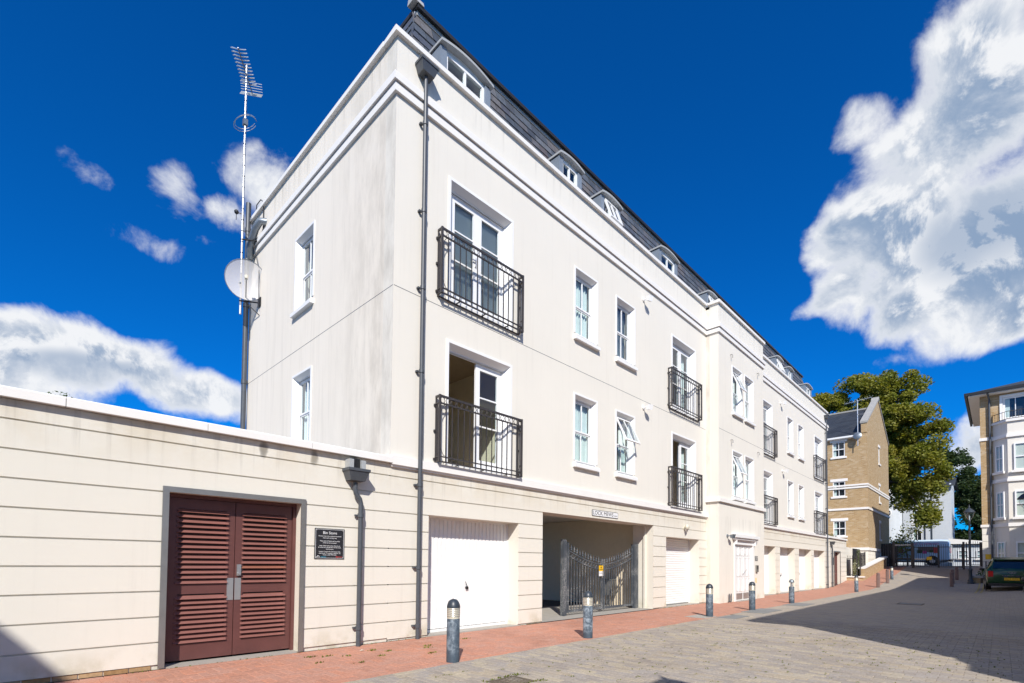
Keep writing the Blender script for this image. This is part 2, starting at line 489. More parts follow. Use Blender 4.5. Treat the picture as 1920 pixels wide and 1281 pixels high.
# ------------------------------------------------------------------ mesh helpers
class MB:
    def __init__(s):
        s.v, s.f = [], []
    def add(s, vs, fs):
        o = len(s.v)
        s.v.extend(vs)
        s.f.extend([tuple(i+o for i in f) for f in fs])
        return s
    def box(s, x0, x1, y0, y1, z0, z1, skip=''):
        vs = [(x0, y0, z0), (x1, y0, z0), (x1, y1, z0), (x0, y1, z0), (x0, y0, z1), (x1, y0, z1), (x1, y1, z1), (x0, y1, z1)]
        fs = {'b': (0, 3, 2, 1), 't': (4, 5, 6, 7), 'f': (0, 1, 5, 4), 'k': (2, 3, 7, 6), 'r': (1, 2, 6, 5), 'l': (3, 0, 4, 7)}
        return s.add(vs, [f for k, f in fs.items() if k not in skip])
    def quad(s, *p):
        return s.add(list(p), [tuple(range(len(p)))])
    def frame(s, x0, x1, z0, z1, w, y0, y1, wt=None, wb=None):
        wt = w if wt is None else wt
        wb = w if wb is None else wb
        s.box(x0, x0+w, y0, y1, z0, z1)
        s.box(x1-w, x1, y0, y1, z0, z1)
        s.box(x0+w, x1-w, y0, y1, z1-wt, z1)
        if wb:
            s.box(x0+w, x1-w, y0, y1, z0, z0+wb)
        return s
    def prism(s, poly, axis, a, b):
        """poly: 2D points; axis 0/1/2 = extruded axis"""
        n = len(poly)
        def p(q, t):
            q = list(q)
            q.insert(axis, t)
            return tuple(q)
        vs = [p(q, a) for q in poly]+[p(q, b) for q in poly]
        fs = [tuple(range(n)), tuple(range(2*n-1, n-1, -1))]
        fs += [(i, i+n, (i+1) % n+n, (i+1) % n) for i in range(n)]
        return s.add(vs, fs)
    def tube(s, pts, r, n=8, closed=False):
        pts = [Vector(p) for p in pts]
        m = len(pts)
        rs = r if isinstance(r, (list, tuple)) else [r]*m
        vs, fs = [], []
        prev = None
        for i, p in enumerate(pts):
            if closed:
                t = (pts[(i+1) % m]-pts[i-1])
            else:
                t = (pts[min(i+1, m-1)]-pts[max(i-1, 0)])
            t.normalize()
            a = prev if prev is not None else (Vector((0, 0, 1)) if abs(t.z) < .9 else Vector((1, 0, 0)))
            b = t.cross(a).normalized()
            a = b.cross(t).normalized()
            prev = a
            for k in range(n):
                w = 2*math.pi*k/n
                vs.append(tuple(p+(a*math.cos(w)+b*math.sin(w))*rs[i]))
        for i in range(m if closed else m-1):
            for k in range(n):
                j = (i+1) % m
                fs.append((i*n+k, i*n+(k+1) % n, j*n+(k+1) % n, j*n+k))
        if not closed:
            fs.append(tuple(range(n-1, -1, -1)))
            fs.append(tuple((m-1)*n+k for k in range(n)))
        return s.add(vs, fs)
    def cyl(s, p, q, r, r2=None, n=12):
        return s.tube([p, q], [r, r if r2 is None else r2], n)
    def lathe(s, prof, c=(0, 0, 0), n=20, axis=2):
        vs, fs = [], []
        for r, z in prof:
            for k in range(n):
                w = 2*math.pi*k/n
                q = [r*math.cos(w), r*math.sin(w)]
                q.insert(axis, z)
                vs.append((q[0]+c[0], q[1]+c[1], q[2]+c[2]))
        for i in range(len(prof)-1):
            for k in range(n):
                fs.append((i*n+k, i*n+(k+1) % n, (i+1)*n+(k+1) % n, (i+1)*n+k))
        fs.append(tuple(range(n-1, -1, -1)))
        fs.append(tuple((len(prof)-1)*n+k for k in range(n)))
        return s.add(vs, fs)
    def ball(s, c, r, nu=12, nv=8, sc=(1, 1, 1)):
        prof = [(max(1e-4, math.sin(math.pi*i/nv)), -math.cos(math.pi*i/nv)) for i in range(nv+1)]
        o = len(s.v)
        s.lathe(prof, n=nu)
        s.v[o:] = [(c[0]+v[0]*r*sc[0], c[1]+v[1]*r*sc[1], c[2]+v[2]*r*sc[2]) for v in s.v[o:]]
        return s
    def wall(s, x0, x1, z0, z1, ops, y0, y1):
        """wall sheet in XZ with thickness and rectangular openings (xa, xb, za, zb)"""
        xs = sorted({x0, x1, *[min(max(a, x0), x1) for o in ops for a in o[:2]]})
        zs = sorted({z0, z1, *[min(max(a, z0), z1) for o in ops for a in o[2:]]})
        def solid(i, k):
            if i < 0 or k < 0 or i >= len(xs)-1 or k >= len(zs)-1:
                return False
            cx, cz = (xs[i]+xs[i+1])/2, (zs[k]+zs[k+1])/2
            return not any(o[0] < cx < o[1] and o[2] < cz < o[3] for o in ops)
        for i in range(len(xs)-1):
            for k in range(len(zs)-1):
                if not solid(i, k):
                    continue
                sk = ''
                if solid(i-1, k): sk += 'l'
                if solid(i+1, k): sk += 'r'
                if solid(i, k-1): sk += 'b'
                if solid(i, k+1): sk += 't'
                s.box(xs[i], xs[i+1], y0, y1, zs[k], zs[k+1], sk)
        return s
    def rot(s, ang, axis='Z', c=(0, 0, 0), start=0):
        mt = Matrix.Translation(c) @ Matrix.Rotation(ang, 4, axis) @ Matrix.Translation(-Vector(c))
        s.v[start:] = [tuple(mt @ Vector(v)) for v in s.v[start:]]
        return s
    def move(s, d, start=0):
        s.v[start:] = [(v[0]+d[0], v[1]+d[1], v[2]+d[2]) for v in s.v[start:]]
        return s
    def mesh(s, name, mat, smooth=None):
        me = bpy.data.meshes.new(name)
        me.from_pydata(s.v, [], s.f)
        if mat:
            me.materials.append(MATS[mat])
        if smooth is not None:
            me.polygons.foreach_set('use_smooth', [True]*len(me.polygons))
            me.set_sharp_from_angle(angle=R(smooth))
        me.update()
        return me
    def obj(s, name, mat, parent=None, smooth=None, loc=(0, 0, 0)):
        return link(name, s.mesh(name, mat, smooth), parent, loc)

def link(name, data, parent=None, loc=(0, 0, 0), rot=None):
    o = bpy.data.objects.new(name, data)
    COL.objects.link(o)
    o.parent = parent
    o.location = loc
    if rot:
        o.rotation_euler = rot
    return o
def thing(name, label, cat, loc=(0, 0, 0), rz=0.0, group=None):
    return tag(link(name, None, None, loc, (0, 0, rz)), label, cat, group)
def tag(o, label, cat, group=None):
    o['label'] = label
    o['category'] = cat
    if group:
        o['group'] = group
    return o
def struct(o, kind='structure'):
    o['kind'] = kind
    return o
def dup(o, parent=None, loc=None, rz=None, label=None):
    c = o.copy()
    COL.objects.link(c)
    c.parent = parent
    if loc is not None:
        c.location = loc
    if rz is not None:
        c.rotation_euler = (0, 0, rz)
    if label:
        c['label'] = label
    for ch in [k for k in bpy.data.objects if k.parent == o]:
        dup(ch, c)
    return c
def text_mesh(txt, size, mat, align='CENTER', extrude=.0008, xs=1.0):
    cu = bpy.data.curves.new('lettering', 'FONT')
    cu.body = txt
    cu.size = size
    cu.align_x = align
    cu.align_y = 'CENTER'
    cu.extrude = extrude
    cu.resolution_u = 3
    o = bpy.data.objects.new('lettering', cu)
    COL.objects.link(o)
    dg = bpy.context.evaluated_depsgraph_get()
    me = bpy.data.meshes.new_from_object(o.evaluated_get(dg))
    bpy.data.objects.remove(o)
    bpy.data.curves.remove(cu)
    for v in me.vertices:                       # stand the letters up, reading from -Y
        x, y, z = v.co
        v.co = (x*xs, -z, y)
    me.materials.clear()
    me.materials.append(MATS[mat])
    return me

# ------------------------------------------------------------------ ground
RX = [-600, 28.5, 30.5, 33, 35, 43, 46, 600]
RZ = [0, 0, .06, .27, .45, 1.2, 1.4, 1.4]
def ramp(x):
    return float(np.interp(x, RX, RZ))
def gz(x, y):
    sh = .55*min(0.0, max(-4.0, y+2.1))
    t = min(1.0, max(0.0, (x-14)/10))
    return ramp(x+sh)+.085*min(2.5, max(0.0, -5.5-y))*t*t*(3-2*t)
def sheet(name, xs, ys, dz, mat, kind='structure'):
    mb = MB()
    for x in xs:
        for y in ys:
            mb.v.append((x, y, gz(x, y)+dz))
    n = len(ys)
    for i in range(len(xs)-1):
        for j in range(n-1):
            mb.f.append((i*n+j, (i+1)*n+j, (i+1)*n+j+1, i*n+j+1))
    return struct(mb.obj(name, mat, smooth=40), kind)
def lin(a, b, n):
    return [a+(b-a)*i/n for i in range(n+1)]
sheet('ground', [-900, -300, -60]+lin(-20, 60, 40)+[120, 300, 900], [-900, -300, -60]+lin(-20, 20, 20)+[60, 300, 900], -.06, 'asphalt')
PAVE_Y = -2.06
NEAR_X = 9.0
road = sheet('road', [NEAR_X-.06]+lin(NEAR_X, 46, 74), lin(-14, PAVE_Y, 24), -.0035, 'tan_block_far')
pave = sheet('pavement', [NEAR_X-.16]+lin(NEAR_X, 44, 70), lin(PAVE_Y, .0, 4), -.0035, 'red_brick_far')
# sand bed that shows in the joints of the near paving
bed = MB()
bed.quad((-12, -14, -.010), (NEAR_X, -14, -.010), (NEAR_X, PAVE_Y, -.010), (-12, PAVE_Y, -.010))
struct(bed.obj('paving_bed', 'joint_sand'))

def block_mesh(name, mat, w, l, ch=.005, h=.03):
    """paver with chamfered arrises, top at z=0, centred"""
    mb = MB()
    a, b = w/2, l/2
    vs = []
    for (sx, sy, z) in ((a, b, -h), (a, b, -ch), (a-ch, b-ch, 0)):
        vs += [(-sx, -sy, z), (sx, -sy, z), (sx, sy, z), (-sx, sy, z)]
    fs = [(8, 9, 10, 11)]
    for k in (0, 4):
        fs += [(k+i, k+(i+1) % 4, k+4+(i+1) % 4, k+4+i) for i in range(4)]
    mb.add(vs, fs)
    return mb.mesh(name, mat), vs, fs
def pix_size(x, y):
    d = (x-CAM[0])*_f.x+(y-CAM[1])*_f.y
    s = (x-CAM[0])*_r.x+(y-CAM[1])*_r.y
    return d, s
def in_view(x, y, marg=3.5):
    d, s = pix_size(x, y)
    if d < (4.9 if marg == 0 else 3.0):
        return False
    u = s/d*941.6
    return -990-marg*150 < u < 990+marg*150
def lay(parent, name, mat, items, proto, nmax=300):
    """items: (x, y, turned, w, l); the nearest become objects, the rest one joined part"""
    me, vs, fs = proto
    items = sorted(items, key=lambda t: pix_size(t[0], t[1])[0])
    vis = [t for t in items if in_view(t[0], t[1], 0)]
    near = set(id(t) for t in vis[:nmax])
    rest = MB()
    for t in items:
        x, y, turned = t[:3]
        dz = rnd.uniform(-.003, .0015)
        a = (math.pi/2 if turned else 0)+rnd.uniform(-.012, .012)
        if id(t) in near:
            link(name, me, parent, (x, y, dz), (rnd.uniform(-.008, .008), rnd.uniform(-.008, .008), a))
        else:
            c, s = math.cos(a), math.sin(a)
            rest.add([(x+v[0]*c-v[1]*s, y+v[0]*s+v[1]*c, v[2]+dz) for v in vs], fs)
    o = rest.obj(name+'_field', mat, parent)
    o['kind'] = 'stuff'

# tan stretcher-bond blocks, long side across the road
items = []
PW, PL = .105, .21
i = 0
x = -6.0
edge = PAVE_Y-.11
while x < NEAR_X-PW/2:
    off = (i % 2)*PL/2
    y = edge-.003-PL/2-off-(rnd.uniform(-.035, .035) if i % 2 else 0)-(PL if i % 2 == 0 and i % 6 == 0 else 0)*0
    while y > -10.9:
        if in_view(x, y):
            items.append((x, y, False))
        y -= PL
    i += 1
    x += PW
proto = block_mesh('paving_block', 'tan_block', PW-.005, PL-.005)
road_near = struct(MB().quad((-12, -14, -.03), (NEAR_X, -14, -.03), (NEAR_X, PAVE_Y, -.03), (-12, PAVE_Y, -.03)).obj('road_apron', 'joint_sand'))
lay(road_near, 'paving_block', 'tan_block', items, proto)
bm_, hv, hf = block_mesh('paving_half', 'tan_block', PW-.005, PL/2-.005)
i = 0
x = -6.0
edge_items = MB()
while x < NEAR_X-PW/2:
    if i % 2 and in_view(x, edge):
        edge_items.add([(x+v[0], edge-.003-PL/4+v[1], v[2]-.001) for v in hv], hf)
    i += 1
    x += PW
o = edge_items.obj('paving_half_field', 'tan_block', road_near)
o['kind'] = 'stuff'
# border course against the pavement
items = []
x = -6.0
while x < NEAR_X-.1:
    if in_view(x, PAVE_Y-.055):
        items.append((x, PAVE_Y-.055, True))
    x += PL
lay(road_near, 'border_block', 'tan_block', items, proto, 40)
# red herringbone
items = []
B = .1025
for i in range(-70, 100):
    for j in range(-24, 6):
        k = (i-j) % 4
        x, y = i*B, j*B-.02
        if k == 0:
            cx, cy, t = x+B, y+B/2, True
        elif k == 2:
            cx, cy, t = x+B/2, y, False
        else:
            continue
        if -6 < cx < NEAR_X-.1 and PAVE_Y+.10 < cy < -.10 and in_view(cx, cy):
            items.append((cx, cy, t))
rproto = block_mesh('paver_brick', 'red_brick', B-.005, 2*B-.005, .004)
pave_near = struct(MB().quad((-12, PAVE_Y, -.008), (NEAR_X, PAVE_Y, -.008), (NEAR_X, .0, -.008), (-12, .0, -.008)).obj('pavement_apron', 'red_brick_far'))
lay(pave_near, 'paver_brick', 'red_brick', items, rproto)
edge_b = MB()
_, ev, ef = rproto
x = -6.0
while x < NEAR_X-.1:                            # header courses along both edges of the herringbone
    for yy in (PAVE_Y+.052, -.055):
        if in_view(x, yy):
            edge_b.add([(x-v[1], yy+v[0], v[2]) for v in ev], ef)
    x += 2*B
o = edge_b.obj('edge_brick_field', 'red_brick', pave_near)
o['kind'] = 'stuff'

# ------------------------------------------------------------------ apartment building
X0, X1, YB = -.055, 29.055, 6.9
BAY0, BAY1, BAYY = 12.27, 16.73, -.43
MIR = 29.0
ROOFZ = 12.2
bld = thing('apartment_building', 'long cream rendered three-storey apartment building with slate mansard roof and balconies', 'building', (0, 0, 0))
JOINTS = [.32, .62, .92, 1.215, 1.51, 1.81, 2.105, 2.40, 2.70]
GT = 2.115
garage = [(.733, 3.02), (9.41, 11.72), (MIR-11.72, MIR-9.41), (20.22, 22.52), (23.2, 25.48), (MIR-3.02, MIR-.733)]
ARCH = (3.772, 8.65, 0, 2.41)
def bands(parent, segs_x0, segs_x1, ops, ztop=2.87, zb=.035, mat='render_band', breaks=()):
    levels = [zb]+[j for j in JOINTS]+[ztop]
    for i in range(len(levels)-1):
        za = levels[i]+(.009 if i else 0)
        zb_ = levels[i+1]-(.009 if i < len(levels)-2 else 0)
        xs = [(segs_x0, segs_x1)]
        for o in ops:
            if o[2] < (za+zb_)/2 < o[3]:
                n = []
                for a, b in xs:
                    if o[1] <= a or o[0] >= b:
                        n.append((a, b))
                    else:
                        if o[0] > a: n.append((a, o[0]))
                        if o[1] < b: n.append((o[1], b))
                xs = n
        for br in breaks:
            xs = [q for a, b in xs for q in (((a, br-.005), (br+.005, b)) if a < br < b else ((a, b),))]
        for a, b in xs:
            MB().box(a, b, 0, .02, za, zb_, 'k').obj('render_band', mat, parent)

gf_ops_L = [(garage[0][0], garage[0][1], -.1, GT), ARCH, (garage[1][0], garage[1][1], -.1, GT)]
gf_ops_R = [(a, b, -.1, GT) for a, b in garage[2:]]
gwL = MB().wall(X0+.02, BAY0+.02, .0, 3.0, [(o[0], o[1], 0 if o[2] <= 0 else o[2], o[3]) for o in gf_ops_L], .02, .36).obj('ground_floor_wall', 'render_band', bld)
gwR = MB().wall(BAY1-.02, X1-.02, .0, 3.0, [(o[0], o[1], 0, o[3]) for o in gf_ops_R], .02, .36).obj('ground_floor_wall', 'render_band', bld)
bands(gwL, X0, BAY0, gf_ops_L, breaks=())
bands(gwR, BAY1, X1, gf_ops_R)
# end walls of the ground floor
MB().box(X0, X0+.34, .36, YB, 0, 3.0).obj('end_wall', 'render_side', bld)
MB().box(X1-.34, X1, .36, YB, 0, 3.0).obj('end_wall', 'render', bld)

# window and door places on the main face: (x centre, z bottom)
UPZ, LOZ = 6.58, 3.55
WX = [5.335, 7.125]
DX = [1.915, 10.60]
win_x = WX+[MIR-x for x in WX]
door_x = DX+[MIR-x for x in DX]
WW, WH = .97, 1.77
DW, DH = 1.70, 2.31
DZ = {1: 6.05, 0: 3.03}
def wop(xc, z): return (xc-WW/2+.06, xc+WW/2-.06, z+.07, z+WH-.05)
def dop(xc, z): return (xc-DW/2+.06, xc+DW/2-.06, z, z+DH-.05)
opsL, opsR = [], []
for xs, ops in ((win_x, 'w'), (door_x, 'd')):
    for xc in xs:
        tgt = opsL if xc < BAY0 else opsR
        for z, dz in ((LOZ, DZ[0]), (UPZ, DZ[1])):
            tgt.append(wop(xc, z) if ops == 'w' else dop(xc, dz))
MB().wall(X0, BAY0+.02, 3.0, 10.14, opsL, 0, .30).obj('upper_wall', 'render', bld)
MB().wall(BAY1-.02, X1, 3.0, 10.14, opsR, 0, .30).obj('upper_wall', 'render', bld)
# bay
bay_wx = [13.93, 15.12]
bops = [wop(x, z) for x in bay_wx for z in (LOZ+.02, UPZ)]
BD = (13.68, 15.42, 0, 2.05)
MB().wall(BAY0, BAY1, .0, 10.14, bops+[BD], BAYY, BAYY+.30).obj('bay_wall', 'render', bld)
MB().box(BAY0, BAY0+.30, BAYY+.30, .36, 0, 10.14).obj('bay_cheek', 'render_side', bld)
MB().box(BAY1-.30, BAY1, BAYY+.30, .36, 0, 10.14).obj('bay_cheek', 'render', bld)
# end wall with two sash openings
SW = [(3.51, UPZ+.06), (3.51, LOZ+.02)]
ew = MB().wall(.30, YB, 3.0, 10.14, [(y-WW/2+.06, y+WW/2-.06, z+.07, z+WH-.05) for y, z in SW], 0, .30)
ew.v = [(X0+y, x, z) for x, y, z in ew.v]
ew.f = [tuple(reversed(f)) for f in ew.f]
ew.obj('end_wall', 'render_side', bld)
MB().box(X1-.30, X1, .30, YB, 3.0, 10.14).obj('end_wall', 'render', bld)
MB().box(X0+.3, X1-.3, YB-.3, YB, 3.0, 10.14).obj('rear_wall', 'render', bld)
MB().wall(X0+.34, X1-.34, 0, 3.0, [(3.3, 9.2, 0, 2.66)], YB-.3, YB).obj('rear_wall', 'render', bld)
# slim movement joint at first-floor level
for a, b, y in ((X0, BAY0, -.001), (BAY1, X1, -.001), (BAY0, BAY1, BAYY-.001)):
    MB().box(a+.01, b-.01, y, y+.004, 5.874, 5.884).obj('movement_joint', 'pipe_grey', bld)
MB().box(X0-.001, X0+.003, .01, YB, 5.874, 5.884).obj('movement_joint', 'pipe_grey', bld)

# floors, partitions and rooms behind the glass
for z in (2.70, 5.70, 8.75):
    MB().box(X0+.3, X1-.3, .36, YB-.3, z, z+.28).obj('floor_slab', 'interior_floor' if z > 3 else 'ceiling', bld)
for z0, z1 in ((2.98, 5.70), (5.98, 8.75)):
    MB().box(X0+.36, X1-.36, 3.6, 3.7, z0+.002, z1-.002).obj('partition', 'interior', bld)
    for x in (.62, 3.2, 6.2, 8.6, 12.2, 14.3, 16.9, 20.6, 22.9, 25.7, 28.4):
        MB().box(x, x+.1, .305, 3.598, z0+.002, z1-.002).obj('partition', 'interior', bld)
# carriage arch tunnel
MB().box(8.65, 9.1, .362, .665, 0, 2.66).obj('arch_jamb', 'render_band', bld)
MB().box(3.3, 3.772, .362, .665, 0, 2.66).obj('arch_jamb', 'render_band', bld)
MB().box(8.92, 9.1, .667, YB-.302, 0, 2.69).obj('tunnel_wall', 'tunnel_wall', bld)
MB().box(3.3, 3.5, .667, YB-.302, 0, 2.69).obj('tunnel_wall', 'tunnel_wall', bld)
MB().box(3.50, 8.92, .40, .667, 2.43, 2.69).obj('arch_beam', 'render_band', bld)
MB().box(3.51, 8.91, .70, 1.6, 2.62, 2.695).obj('tunnel_ceiling', 'ceiling', bld)
MB().box(8.60, 8.652, .24, .30, .0, 2.40).obj('arch_stop', 'render_band', bld)

# string course, cornice and coping
def course(za, zb, d, name, mat, d2=None):
    d2 = d if d2 is None else d2
    MB().box(X0-d2, BAY0-d, -d, .0, za, zb).obj(name, mat, bld)
    MB().box(BAY1+d, X1+d2, -d, .0, za, zb).obj(name, mat, bld)
    MB().box(BAY0-d, BAY1+d, BAYY-d, BAYY, za, zb).obj(name, mat, bld)
    MB().box(BAY0-d, BAY0, BAYY, .0, za, zb).obj(name, mat, bld)
    MB().box(BAY1, BAY1+d, BAYY, .0, za, zb).obj(name, mat, bld)
def profile(za, zb, d, name, mat, ends=True):
    course(za, zb, d, name, mat)
    if ends:
        MB().box(X0-d, X0, .0, YB, za, zb).obj(name, mat, bld)
for za, zb, d in ((9.30, 9.43, .085), (9.14, 9.275, .05)):
    profile(za, zb, d, 'cornice', 'white_stone')
# ground-floor string: lower on the wings than on the bay
for a, b in ((X0, BAY0+.02), (BAY1-.0, X1)):
    MB().box(a, b, -.07, .0, 2.885, 3.03).obj('string_course', 'white_stone', bld)
    MB().box(a, b, -.035, .0, 2.85, 2.885).obj('string_course', 'white_stone', bld)
MB().box(BAY0-.06, BAY1+.06, BAYY-.07, BAYY, 3.40, 3.53).obj('string_course', 'white_stone', bld)
MB().box(BAY0-.07, BAY0, BAYY, .0, 3.40, 3.53).obj('string_course', 'white_stone', bld)
MB().box(BAY1, BAY1+.07, BAYY, .0, 3.40, 3.53).obj('string_course', 'white_stone', bld)
def copings(a, b, y0, y1, z0, z1, axis, parent, step=1.25, name='coping_stone', lip=.03):
    n = max(1, round((b-a)/step))
    for i in range(n):
        p, q = a+(b-a)*i/n+.003, a+(b-a)*(i+1)/n-.003
        mb = MB().prism([(y0, z0), (y1, z0), (y1, z1-lip), (y0+.02, z1), (y0, z1-.012)], 0, p, q)
        if axis == 'y':
            mb.v = [(yy, xx, zz) for xx, yy, zz in mb.v]
            mb.f = [tuple(reversed(f)) for f in mb.f]
        mb.obj(name, 'white_stone', parent)
copings(X0-.07, BAY0-.07, -.07, .33, 10.14, 10.24, 'x', bld)
copings(BAY1+.07, X1+.07, -.07, .33, 10.14, 10.24, 'x', bld)
copings(BAY0-.07, BAY1+.07, BAYY-.07, BAYY+.33, 10.14, 10.24, 'x', bld)
copings(BAYY+.34, -.075, BAY0-.07, BAY0+.3, 10.14, 10.24, 'y', bld)
copings(.335, YB, X0-.07, X0+.33, 10.14, 10.24, 'y', bld)
MB().box(BAY0, BAY1, BAYY+.3, .6, 10.02, 10.10).obj('bay_roof', 'lead', bld)

# mansard roof: slates laid one by one
S0, S1, Z0 = .60, 1.03, 10.05
SLOPE = (S1-S0)/(ROOFZ-Z0)
core = MB()
a0, a1 = S0+.05, S1+.05
core.add([(X0+a0, a0, Z0), (X1-a0, a0, Z0), (X1-a0, YB-a0, Z0), (X0+a0, YB-a0, Z0),
          (X0+a1, a1, ROOFZ), (X1-a1, a1, ROOFZ), (X1-a1, YB-a1, ROOFZ), (X0+a1, YB-a1, ROOFZ)],
         [(0, 1, 5, 4), (1, 2, 6, 5), (2, 3, 7, 6), (3, 0, 4, 7), (4, 5, 6, 7)])
roof = core.obj('mansard_roof', 'lead', bld)
MB().box(X0+.34, X1-.34, .34, S0+.2, 9.98, 10.04).obj('parapet_gutter', 'lead', roof)
MB().box(X0+.34, S0+.2, S0+.2, YB-.34, 9.98, 10.04).obj('parapet_gutter', 'lead', roof)
lip = MB()
lip.box(X0+1.03, X1-1.03, .93, YB-1.03, ROOFZ+.03, ROOFZ+.11)
lip.obj('roof_deck', 'black_plastic', roof)
MB().box(X0+1.06, X1-1.06, 1.0, YB-1.06, ROOFZ-.05, ROOFZ+.028).obj('eaves_flashing', 'lead_light', roof)
dz, dw = .20, .30
rows = int((ROOFZ-.06-10.06)/dz)
def slate_geo(w):
    h, t = dz*1.25, .024
    return [(-w/2, -t, 0), (w/2, -t, 0), (w/2, -.003, h), (-w/2, -.003, h), (-w/2, .004, 0), (w/2, .004, 0), (w/2, .004, h), (-w/2, .004, h)]
SF = [(0, 1, 2, 3), (0, 4, 5, 1), (1, 5, 6, 2), (3, 7, 4, 0), (2, 6, 7, 3)]
tilt = math.atan(SLOPE)
sl_me = MB().add(slate_geo(dw-.012), SF)
slate_me = sl_me.mesh('slate', 'slate')
slates, cut = [], []
for r in range(rows):
    z = 10.06+r*dz
    s = S0+(z-Z0)*SLOPE
    off = dw/2 if r % 2 else 0
    x = X0+s+dw/2+off-(dw if off else 0)
    while x-dw/2 < X1-s:
        a_, b_ = max(x-dw/2, X0+s-.02), min(x+dw/2, X1-s+.02)
        if b_-a_ > dw-.01:
            slates.append((x, s-.012, z, 0))
        elif b_-a_ > .03:
            cut.append(((a_+b_)/2, s-.012, z, 0, b_-a_-.01))
        x += dw
    y = s+dw/2+off
    if off:
        cut.append((X0+s-.012, s+off/2-.01, z, 1, off))
    while y < YB-s:
        slates.append((X0+s-.012, y, z, 1))
        y += dw
def vis_key(t):
    x, y, z, k = t
    if z < 10.75:
        return 1e3
    return math.dist((x, y, z), CAM)+(30 if k else 0)
slates.sort(key=vis_key)
rest = MB()
for i, (x, y, z, k) in enumerate(slates):
    jit = rnd.uniform(-.003, .003)
    if i < 300:
        o = link('slate', slate_me, roof, (x, y+(0 if k else jit), z), (-tilt, 0, 0) if not k else (-tilt, 0, -math.pi/2))
        o.rotation_mode = 'XYZ'
    else:
        mt = Matrix.Translation((x, y, z)) @ (Matrix.Rotation(-math.pi/2, 4, 'Z') if k else Matrix.Identity(4)) @ Matrix.Rotation(-tilt, 4, 'X')
        rest.add([tuple(mt @ Vector(v)) for v in slate_geo(dw-.012)], SF)
for x, y, z, k, w in cut:
    mt = Matrix.Translation((x, y, z)) @ (Matrix.Rotation(-math.pi/2, 4, 'Z') if k else Matrix.Identity(4)) @ Matrix.Rotation(-tilt, 4, 'X')
    rest.add([tuple(mt @ Vector(v)) for v in slate_geo(w)], SF)
o = rest.obj('slate_field', 'slate', roof)
o['kind'] = 'stuff'
# hip cap and corner finial
for xx, s in ((X0, 1), (X1, -1)):
    MB().tube([(xx+s*(S0+.01), S0+.01, 10.1), (xx+s*(S1+.01), S1+.01, ROOFZ)], .022, 6).obj('hip_roll', 'lead', roof)
MB().prism([(-.12, 0), (.12, 0), (.09, .10), (.03, .17), (-.03, .17), (-.09, .10)], 0, 0, .24).move((X0+.93, 1.03, ROOFZ+.112)).obj('ridge_end', 'lead_light', roof)
MB().cyl((X0+1.0, 1.02, ROOFZ+.27), (X0+1.0, 1.02, ROOFZ+.62), .012, n=6).obj('finial_rod', 'alu', roof)

# dormers
def dormer(xc, w, open_=False):
    y = .47
    d = MB()
    hw = w/2
    zs = 11.30
    d.box(xc-hw-.15, xc-hw, y, .95, 10.05, zs)
    d.box(xc+hw, xc+hw+.15, y, .95, 10.05, zs)
    o = d.obj('dormer', 'lead', bld)
    n = 14
    top, bot = [], []
    W2 = hw+.18
    rise = .03+.07*w
    for i in range(n+1):
        t = -1+2*i/n
        z = zs+.02+rise*(1-t*t)
        top.append((xc+t*W2, z+.05))
        bot.append((xc+t*W2, z))
    MB().prism(top+bot[::-1], 1, y-.075, 1.12).obj('dormer_roof', 'lead_light', o, smooth=40)
    b = MB()
    b.prism([(p[0], p[1]) for p in bot if abs(p[0]-xc) <= hw+.1]+[(xc+hw+.1, zs-.0), (xc-hw-.1, zs-.0)], 1, y+.06, y+.10)
    b.obj('tympanum', 'white_paint', o)
    f = MB()
    z0 = 10.12
    f.frame(xc-hw, xc+hw, z0, zs, .06, y+.04, y+.10)
    f.box(xc-.025, xc+.025, y+.045, y+.095, z0+.06, zs-.06)
    fo = f.obj('dormer_window', 'upvc', o)
    MB().box(xc-hw+.06, xc-.025, y+.065, y+.075, z0+.06, zs-.06).obj('pane', 'glass', o)
    MB().box(xc+.025, xc+hw-.06, y+.065, y+.075, z0+.06, zs-.06).obj('pane', 'glass', o)
    MB().quad((xc-hw, y+.30, z0), (xc+hw, y+.30, z0), (xc+hw, y+.30, zs), (xc-hw, y+.30, zs)).obj('curtain', 'curtain', o)
    if open_:
        s = MB().frame(-hw+.04, hw-.04, -.62, 0, .05, -.03, .02)
        s.box(-.02, .02, -.025, .015, -.57, -.05)
        s.rot(R(-20), 'X')
        s.move((xc, y+.02, zs-.03)).obj('open_sash', 'upvc', o)
DORM = [(1.86, 1.02, 0), (5.30, .62, 0), (7.12, .66, 1), (10.50, .95, 0), (13.95, .66, 1)]
for xc, w, op in DORM:
    dormer(xc, w, op)
for xc, w, op in ((7.12, .66, 1), (5.30, .62, 0), (1.86, 1.02, 0)):
    dormer(MIR-xc, w, op)

